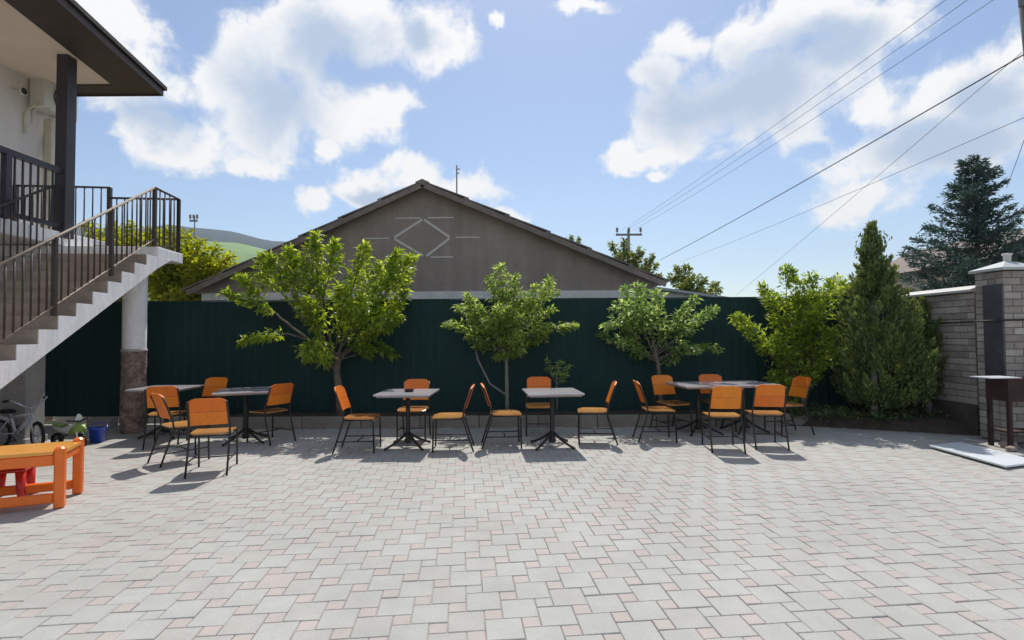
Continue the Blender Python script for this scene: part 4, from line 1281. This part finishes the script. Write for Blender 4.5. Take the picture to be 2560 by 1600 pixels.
shoots_tree('sapling', 'small pale green sapling sprouting by the fence behind the centre right table', 'plant', b2b,
            [b2b - Vector((0, 0, .05)), atY(1393, 980, 9.2), atY(1390, 940, 9.2)],
            [dict(p=PX(q, 9.2, -.1), f0=.3, w=.45, r=.006, tone=.2) for q in ([(1391, 960), (1405, 930), (1425, 915)], [(1391, 960), (1375, 930), (1366, 900)], [(1391, 950), (1394, 925), (1400, 905)], [(1391, 965), (1410, 945), (1418, 935)])],
            'leaf_cool', 'bark_grey', trunk_r=.010, per_m=260, rad=.10, leaf_len=(.05, .09))

# third tree, looser
Y3 = 9.15
sh = []
for pts, w in (([(1640, 900), (1610, 830), (1560, 720)], .9), ([(1640, 900), (1600, 800), (1600, 712)], 1.0), ([(1640, 890), (1650, 800), (1640, 730)], .8), ([(1600, 850), (1560, 810), (1517, 815)], .9), ([(1600, 830), (1570, 780), (1535, 770)], .9),
               ([(1640, 890), (1700, 840), (1745, 800), (1790, 772)], .8), ([(1645, 880), (1720, 820), (1760, 790)], .7), ([(1640, 880), (1700, 790), (1740, 745)], .5), ([(1640, 890), (1680, 830), (1700, 800)], 1.0), ([(1640, 900), (1650, 840), (1665, 820)], 1.1),
               ([(1640, 905), (1580, 870), (1545, 850)], .9), ([(1640, 905), (1600, 880), (1590, 890)], .8), ([(1640, 900), (1700, 870), (1745, 880)], .6), ([(1640, 905), (1690, 880), (1735, 870)], .8), ([(1600, 860), (1545, 860), (1500, 836)], .35), ([(1700, 870), (1770, 870), (1800, 876)], .4),
               ([(1640, 890), (1620, 820), (1630, 770)], 1.0), ([(1640, 920), (1670, 900), (1690, 900)], .5), ([(1640, 900), (1580, 840), (1575, 790)], 1.0)):
    sh.append(dict(p=PX(pts, Y3, random.uniform(-.5, .2)), f0=.36, w=w, r=.012))
b3 = Vector((atY(1652, 1000, Y3).x, Y3, 0.13))
shoots_tree('loose_tree', 'young tree with loose leafy crown behind the joined tables', 'tree', b3,
            [b3 - Vector((0, 0, .06)), atY(1650, 960, Y3), atY(1645, 910, Y3), atY(1632, 850, Y3)], sh, 'leaf_cool', 'bark', trunk_r=.040, per_m=320, rad=.17, leaf_len=(.065, .12))
# tall leafy shrub left of the conifer
Y4 = 9.0
sh = crown_shoots(2000, 860, 90, 130, 14, Y4, (2005, 980), w=(.8, 1.1), dy=(-.45, .3), tone=-.12) 
for pts, w in (([(2005, 950), (2010, 800), (2030, 690)], 1.2), ([(2005, 900), (2000, 780), (1990, 700)], 1.1), ([(2000, 850), (1960, 760), (1920, 730)], .9), ([(2000, 850), (1940, 780), (1905, 715)], .6), ([(1968, 960), (1966, 800), (1967, 680), (1968, 672)], .0),
               ([(2010, 860), (2060, 760), (2075, 705)], 1.0), ([(1990, 950), (1930, 880), (1905, 870)], 1.0), ([(1990, 960), (1910, 860), (1850, 800), (1838, 790)], .8), ([(1900, 850), (1880, 820), (1870, 835)], .7), ([(1990, 970), (1940, 930), (1925, 950)], .8), ([(1995, 980), (1960, 960), (1985, 1000)], .8),
               ([(2010, 900), (2040, 780), (2050, 730)], 1.1)):
    if w: sh.append(dict(p=PX(pts, Y4, random.uniform(-.4, .15)), f0=.4, w=w, r=.012, tone=-.02))
    else: sh.append(dict(p=PX([(1966, 770), (1967, 715), (1968, 668)], Y4, 0), f0=.5, w=.62, r=.010, d=1.6, tone=-.1))
b4 = Vector((atY(2006, 1030, Y4).x, Y4, 0.15))
shoots_tree('tall_shrub', 'tall bright green leafy shrub between the joined tables and the conifer', 'shrub', b4,
            [b4 - Vector((0, 0, .06)), atY(2006, 960, Y4), atY(2005, 880, Y4), atY(2008, 800, Y4)], sh, 'leaf_fruit', 'bark', trunk_r=.035, per_m=390, rad=.17, leaf_len=(.06, .115),
            extra_trunks=[PX([(1990, 1020), (1970, 900), (1966, 770)], Y4)])

# conical thuja
def thuja(name, label, base, prof_px, Y, n, npl=330):
    base = Vector(base)
    t = empty(name, base, 0, label, 'tree')
    zs, cxs, rs = [], [], []
    for (py_, xl, xr_) in prof_px:
        a, b_ = atY(xl, py_, Y), atY(xr_, py_, Y)
        zs.append((a.z + b_.z) / 2 - base.z); cxs.append((a.x + b_.x) / 2 - base.x); rs.append((b_.x - a.x) / 2)
    zs = np.array(zs)[::-1]; cxs = np.array(cxs)[::-1]; rs = np.array(rs)[::-1]
    # plumes: upright sprays rooted inside, ends on the outline
    m = MB()
    m.tube([(0, 0, -.05), (0.0, 0, .25), (cxs[len(cxs) // 2] * .5, 0, zs[-1] * .5), (cxs[-1], 0, zs[-1] * .93)], [.065, .055, .03, .008], 8); m.build('trunk', 'bark_grey', t)
    Ps, Ds, Rs = [], [], []
    for i in range(npl):
        f = random.random() ** 1.25
        z = zs[0] + (zs[-1] - zs[0]) * f
        r_ = np.interp(z, zs, rs); cx = np.interp(z, zs, cxs)
        a = random.uniform(0, 2 * math.pi)
        k = random.uniform(.45, 1.03) ** .6
        end = np.array([cx + r_ * k * math.cos(a), r_ * k * .92 * math.sin(a), z])
        ln = random.uniform(.28, .55)
        out_ = np.array([math.cos(a), math.sin(a), 0])
        start = end - out_ * ln * .45 - np.array([0, 0, ln * .85])
        start[2] = max(start[2], zs[0] - .05)
        q = int(n / npl * random.uniform(.7, 1.3))
        u = rng.random(q)
        P = start + (end - start) * u[:, None] + rng.normal(0, 1, (q, 3)) * (0.055 * (1.15 - u))[:, None]
        D = (end - start)[None, :] / ln + rng.normal(0, .38, (q, 3)); D[:, 2] += .25
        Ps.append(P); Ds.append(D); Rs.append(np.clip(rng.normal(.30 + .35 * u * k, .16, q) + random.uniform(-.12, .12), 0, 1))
    P = np.concatenate(Ps); D = np.concatenate(Ds); n_ = len(P)
    L = rng.uniform(.045, .10, n_)
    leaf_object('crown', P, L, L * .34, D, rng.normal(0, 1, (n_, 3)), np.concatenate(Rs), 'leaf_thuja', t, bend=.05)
    return t
bt = atZ(2186, 1066, 0.10); Y5 = 8.62
bt = Vector((atY(2186, 1050, Y5).x, Y5, 0.12))
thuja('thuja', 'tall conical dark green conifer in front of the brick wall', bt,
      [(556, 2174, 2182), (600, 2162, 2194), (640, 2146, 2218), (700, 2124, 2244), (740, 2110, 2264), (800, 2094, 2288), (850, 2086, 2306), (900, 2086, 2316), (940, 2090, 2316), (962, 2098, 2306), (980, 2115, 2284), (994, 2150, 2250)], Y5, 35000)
bt2 = Vector((atY(2325, 1040, 8.75).x, 8.75, 0.14))
thuja('low_conifer', 'low rounded conifer squeezed between the tall conifer and the brick wall', bt2,
      [(738, 2312, 2326), (775, 2288, 2350), (820, 2276, 2380), (870, 2268, 2396), (915, 2268, 2396), (955, 2278, 2380), (982, 2300, 2360)], 8.72, 15000, npl=140)
# low dark ivy-like growth in the shaded corner bed
sh = []
gc = empty('ground_cover', (6.2, 8.6, 0.15), 0, kind='stuff')
n_ = 1300
P = np.stack([rng.uniform(-1.5, .75, n_), rng.uniform(-.35, .7, n_), rng.random(n_) * .13], 1)
P[:, 1] = np.maximum(P[:, 1], -.02 - .44 * (P[:, 0] + 1.5) + .22)
leaf_object('leaves', P, rng.uniform(.05, .09, n_), rng.uniform(.03, .05, n_), rng.normal(0, 1, (n_, 3)) + np.array([0, 0, .4]), rng.normal(0, .6, (n_, 3)) + np.array([0, 0, 1]), np.clip(rng.normal(.2, .15, n_), 0, 1), 'leaf_thuja', gc)
tag(gc, kind='stuff')

# blue spruce behind the wall
def spruce(name, label, px, base_py, top_py, Y, spread):
    top = atY(px, top_py, Y); base = Vector((atY(px, base_py, Y).x, Y, -0.1))
    H = top.z - base.z
    t = empty(name, base, 0, label, 'tree')
    wood = MB(); wood.tube([(0, 0, 0), (0, 0, H * .5), (0.06, 0, H)], [.11, .07, .012], 8)
    Ps, Ds, Rs, Ls = [], [], [], []
    nb = 84
    for i in range(nb):
        f = i / (nb - 1)
        z = H * (.30 + .69 * f)
        a = i * 2.4 + random.uniform(-.5, .5)
        ln = spread * (1 - f) ** .75 * random.uniform(.45, 1.25) + .14
        dv = Vector((math.cos(a), math.sin(a), 0))
        pts = [Vector((0, 0, z)), Vector((0, 0, z)) + dv * ln * .5 + Vector((0, 0, -.02 * ln + .10 * ln)), Vector((0, 0, z)) + dv * ln + Vector((0, 0, .34 * ln))]
        wood.tube(pts, [.022 * (1 - f) + .006, .012, .004], 5)
        arr = np.array([tuple(p) for p in pts])
        q = int(330 * ln + 60)
        u = rng.random(q) ** .8
        C = np.stack([np.interp(u, [0, .5, 1], arr[:, k]) for k in range(3)], 1)
        side = np.array([-dv.y, dv.x, 0])
        so = rng.normal(0, 1, q) * .17 * ln * np.sin(np.pi * np.clip(u * .85 + .1, 0, 1))
        P = C + side[None, :] * so[:, None] + rng.normal(0, .035, (q, 3)); P[:, 2] -= np.abs(so) * .25
        D = np.array(dv)[None, :] * .8 + side[None, :] * np.sign(so)[:, None] * .6 + rng.normal(0, .45, (q, 3)); D[:, 2] += .15
        Ps.append(P); Ds.append(D); Rs.append(np.clip(rng.normal(.35 + .3 * u, .2, q), 0, 1)); Ls.append(rng.uniform(.07, .13, q))
    wood.build('trunk', 'bark', t)
    P = np.concatenate(Ps); D = np.concatenate(Ds); L = np.concatenate(Ls); n_ = len(P)
    leaf_object('crown', P, L, L * .28, D, rng.normal(0, 1, (n_, 3)), np.concatenate(Rs), 'leaf_spruce', t, bend=.05)
    return t
spruce('spruce', 'dark blue green spruce with ragged branches rising behind the brick wall', 2448, 800, 398, 12.0, 1.55)

# trees beyond the fence
def far_tree(name, label, base_px, base_Y, clusters, leaf_m, group=None, leaf_len=(.09, .16), per_m=260, rad=.22, bark='bark', trunk_r=.08, root_py=780):
    Y = base_Y
    bb = Vector((atY(base_px, 700, Y).x, Y, -0.1))
    root = (base_px, root_py)
    sh = []
    for (cx, cy, w) in clusters:
        mx, my = (root[0] * .45 + cx * .55) + random.uniform(-8, 8), root[1] * .35 + cy * .65
        sh.append(dict(p=PX([root, (mx, my), (cx, cy)], Y, random.uniform(-.8, .8)), f0=.35, w=w, r=.025, tone=random.uniform(-.1, .1)))
    return shoots_tree(name, label, 'tree', bb, [bb, atY(base_px, root_py, Y)], sh, leaf_m, bark, leaf_len=leaf_len, per_m=per_m, rad=rad, trunk_r=trunk_r, group=group, aspect=.5)
GB = 'trees beyond the green fence'
far_tree('walnut_tree', 'green tree with sparse leafy top right behind the gable roof', 1575, 16, [(1528, 610, .6), (1545, 640, .9), (1560, 600, .7), (1580, 640, 1.0), (1600, 625, .8), (1628, 640, .6), (1640, 665, .8), (1610, 670, 1.0), (1565, 670, 1.0), (1650, 690, .7)], 'leaf_far', GB)
far_tree('walnut_tree', 'lower green tree between gable roof and tall shrub, beyond the fence', 1735, 16, [(1690, 670, .7), (1675, 690, .6), (1715, 665, .7), (1740, 690, 1.0), (1725, 700, .9), (1760, 700, .7), (1800, 725, .6), (1790, 710, .5), (1700, 715, .9), (1750, 730, 1.0)], 'leaf_far', GB)
cl = []
for i in range(46):
    x_ = random.uniform(355, 600)
    y_ = random.uniform(585 + max(0, (x_ - 430)) * .42, 740)
    cl.append((x_, y_, random.uniform(.8, 1.3)))
cl += [(385, 575, 1.0), (430, 570, .9), (465, 580, 1.0), (505, 600, .9), (540, 620, .9), (575, 640, .8), (590, 665, .7), (410, 590, 1), (480, 610, 1.1)]
far_tree('yellow_green_tree', 'yellow green bushy tree between the stairs and the gable', 465, 13.2, cl, 'leaf_yellow', GB, rad=.26, per_m=230, root_py=790)
cl = [(random.uniform(190, 380), random.uniform(575, 720), random.uniform(.8, 1.3)) for _ in range(34)] + [(220, 560, .9), (280, 566, 1.0), (330, 562, 1.0)]
far_tree('yellow_green_tree', 'yellow green tree seen through the landing railing bars', 290, 14.0, cl, 'leaf_yellow', GB, rad=.28, per_m=210, root_py=790)
far_tree('rooftop_bush', 'dark treetop just showing over the right slope of the gable', 1440, 24, [(1415, 600, .6), (1430, 592, .7), (1448, 596, .6), (1440, 610, .9), (1425, 612, .9)], 'leaf_far', GB, rad=.25, root_py=700)
far_tree('yard_tree', 'small green tree at the right end of the green fence', 2090, 10.6, [(2080, 700, .9), (2095, 690, .9), (2110, 705, .9), (2070, 715, .8), (2120, 720, .9)], 'leaf_fruit', GB, rad=.16, leaf_len=(.06, .1), root_py=790, trunk_r=.04)

# ------------------------------------------------------------------ houses behind the brick wall
h2 = empty('far_house', (16.0, 20, 0), label='distant house with mauve roof behind the brick wall', cat='house')
a_, b_, c_ = atY(2225, 715, 20), atY(2400, 622, 20), atY(2620, 700, 20)
m = MB(); m.extr([(a_.x - 16, 0, a_.z), (c_.x - 16, 0, c_.z), (b_.x - 16, 2.5, b_.z)], (0, 0, .1))
V = [(a_.x - 16, 0, a_.z), (c_.x - 16 + 2, 0, a_.z), (b_.x - 16 + .8, 3, b_.z), (b_.x - 16 + 4, 3, b_.z), (a_.x - 16, 6, a_.z), (c_.x - 14, 6, a_.z)]
m = MB(); m.add(V, [(0, 1, 3, 2), (4, 0, 2), (5, 4, 2, 3), (1, 5, 3), (0, 4, 5, 1)]); m.build('roof', 'mauve_roof', h2)
m = MB(); m.box(((a_.x + c_.x) / 2 - 15, 3.05, a_.z / 2 - .06), (c_.x - a_.x + 1.2, 5.2, a_.z)); m.build('wall', 'far_wall', h2)
for px_ in (2275, 2330, 2385):
    p = atY(px_, 735, 20.4)
    m = MB(); m.box((p.x - 16, .44, a_.z - .75), (.7, .04, .8)); o = m.build('window', 'pane', h2)
    m = MB(); m.box((p.x - 16, .425, a_.z - .33), (.8, .05, .08)); m.box((p.x - 16, .425, a_.z - .75), (.06, .05, .8)); q = m.build('frame', 'pale_wall', o)
h3 = empty('brown_roof_house', (16.5, 14.5, 0), label='dark brown roofed house at the right edge behind the pillar', cat='house')
a_, b_ = atY(2478, 655, 14.5), atY(2600, 570, 14.5)
m = MB()
x0, x1 = a_.x - 16.5, b_.x - 16.5
m.extr([(x0, 0, a_.z), (x1, 0, b_.z), (x1, 0, b_.z + .10), (x0, 0, a_.z + .10)], (0, 5, 0))
m.extr([(x1, 0, b_.z), (x1 + (x1 - x0), 0, a_.z), (x1 + (x1 - x0), 0, a_.z + .1), (x1, 0, b_.z + .1)], (0, 5, 0))
m.build('roof', 'dark_roof', h3)
m = MB(); m.extr([(x0 + .3, .2, -.1), (2 * x1 - x0 - .3, .2, -.1), (2 * x1 - x0 - .3, .2, a_.z + .15), (x1, .2, b_.z - .05), (x0 + .3, .2, a_.z + .15)], (0, 4.5, 0)); m.build('wall', 'far_wall', h3)

# ------------------------------------------------------------------ poles and wires
def pole(px, top_py, Y, label, r=.10, arm=1.5):
    p = atY(px, top_py, Y)
    t = empty('utility_pole', (p.x, Y, -0.1), label=label, cat='pole', group='utility poles')
    m = MB(); m.tube([(0, 0, 0), (0, 0, p.z + .1)], [r * 1.3, r * .8], 10); m.build('mast', 'pole_grey', t)
    m = MB(); m.box((0, -.12, p.z - .22), (arm, .09, .11)); m.build('crossarm', 'pole_grey', t)
    for k in (-.453 * arm, 0, .453 * arm):
        m = MB(); m.lathe([(.02, 0), (.02, .10), (.07, .12), (.075, .18), (.05, .22), (.08, .26), (.05, .36), (0, .37)], 10, (k, -.12, p.z - .165)); m.build('insulator', 'pole_grey', t)
    return Vector((p.x, Y, p.z))
far1 = pole(1571, 574, 30, 'distant utility pole with three insulators above the trees')
pole(487, 541, 34, 'distant utility pole top above the yellow green tree', .05, .5)
npx = atY(2568, 60, 10.5)
near_pole = empty('utility_pole', (npx.x, 10.5, -0.1), label='dark utility pole cut off by the top right corner', cat='pole', group='utility poles')
np0, np1 = atY(2571, 110, 10.5) - npx, atY(2559, 0, 10.5) - npx
nd = (np1 - np0); nb_ = np0 - nd * ((np0.z + npx.z + .1) / nd.z - .0)
m = MB(); m.tube([nb_ + Vector((0, 0, npx.z + .1)), np0 + Vector((0, 0, npx.z + .1)), np1 + nd + Vector((0, 0, npx.z + .1))], [.14, .09, .085], 10); m.build('mast', 'pole_grey', near_pole)
m = MB(); m.box((-.10, -.14, atY(2552, 6, 10.5).z + .02), (.30, .12, .16)); m.build('bracket', 'pole_grey', near_pole)
def wire(p0, y0, p1, y1, sag, r, label):
    a, b_ = atY(*p0, y0), atY(*p1, y1)
    pts = []
    for i in range(25):
        f = i / 24
        p = a.lerp(b_, f); p.z -= sag * 4 * f * (1 - f)
        pts.append(p)
    m = MB(); m.tube(pts, r, 5)
    tag(m.build('overhead_wire', 'wire'), label, 'wire', 'overhead wires')
wire((2562, 135), 10.5, (1650, 650), 34, .10, .015, 'thickest dark overhead wire sloping down from the right edge')
wire((2562, 293), 10.5, (1700, 655), 34, .10, .006, 'thin overhead wire just below the thickest wire at right')
wire((2556, 130), 10.5, (1840, 738), 34, .05, .006, 'thin overhead wire reaching down behind the tall shrub')
wire((2375, -8), 10.0, (1556, 574), 30, .15, .0055, 'upper left one of three thin wires running to the far pole')
wire((2430, -8), 10.0, (1571, 572), 30, .15, .0055, 'middle one of three thin wires running to the far pole')
wire((2495, -8), 10.0, (1586, 574), 30, .15, .0055, 'lower right one of three thin wires running to the far pole')
wire((2562, 345), 10.5, (2516, 470), 13.0, .02, .006, 'short steep thin wire at the right edge above the spruce')

# ------------------------------------------------------------------ hills
def ridge(name, pts, Y, depth, m_, z0=-2):
    V, F = [], []
    n = len(pts)
    top = [atY(px, py, Y) for px, py in pts]
    k = 7
    for i, p in enumerate(top):
        for j in range(k):
            f = j / (k - 1)
            y = Y - depth * (1 - f)
            z = z0 + (p.z - z0) * math.sin(f * math.pi / 2) ** 1.15 + (random.uniform(-1, 1) * 1.2 if 0 < j < k - 1 else 0)
            V.append((p.x * (0.9 + .1 * f), y, z))
        V.append((p.x, Y + depth, z0))
    kk = k + 1
    for i in range(n - 1):
        for j in range(kk - 1):
            F.append((i * kk + j, (i + 1) * kk + j, (i + 1) * kk + j + 1, i * kk + j + 1))
    m = MB(); m.add(V, F, smooth=True)
    return tag(m.build(name, m_), kind='structure')
hp = []
for i in range(61):
    px_ = -1400 + i * 50
    py_ = 560 + 14 * math.sin(px_ * .006) + 6 * math.sin(px_ * .021)
    if px_ > 430: py_ = 558 + (px_ - 430) * .165 + 4 * math.sin(px_ * .03)
    hp.append((px_, min(py_, 836)))
ridge('hills', hp, 900, 300, 'hill_wood', -.6)
fp = []
for i in range(61):
    px_ = -1400 + i * 45
    fp.append((px_, min(836, 614 + max(0, abs(px_ - 560) - 60) * (.05 if px_ < 560 else .16) + 5 * math.sin(px_ * .02))))
ridge('field_slope', fp, 430, 160, 'hill_field', -.6)

# ------------------------------------------------------------------ hazy air between here and the hills
hz = MB(); hz.box((0, 560, 103), (3600, 1500, 209))
hzo = hz.build('haze', 'wire'); tag(hzo, kind='stuff')
hm = bpy.data.materials.new('haze_air'); hm.use_nodes = True
hn = hm.node_tree; hn.nodes.clear()
ho = hn.nodes.new('ShaderNodeOutputMaterial'); hv = hn.nodes.new('ShaderNodeVolumePrincipled')
hv.inputs['Color'].default_value = (0.80, 0.89, 1.0, 1)
hv.inputs['Density'].default_value = 0.00032
hn.links.new(hv.outputs[0], ho.inputs['Volume'])
hzo.data.materials.clear(); hzo.data.materials.append(hm)
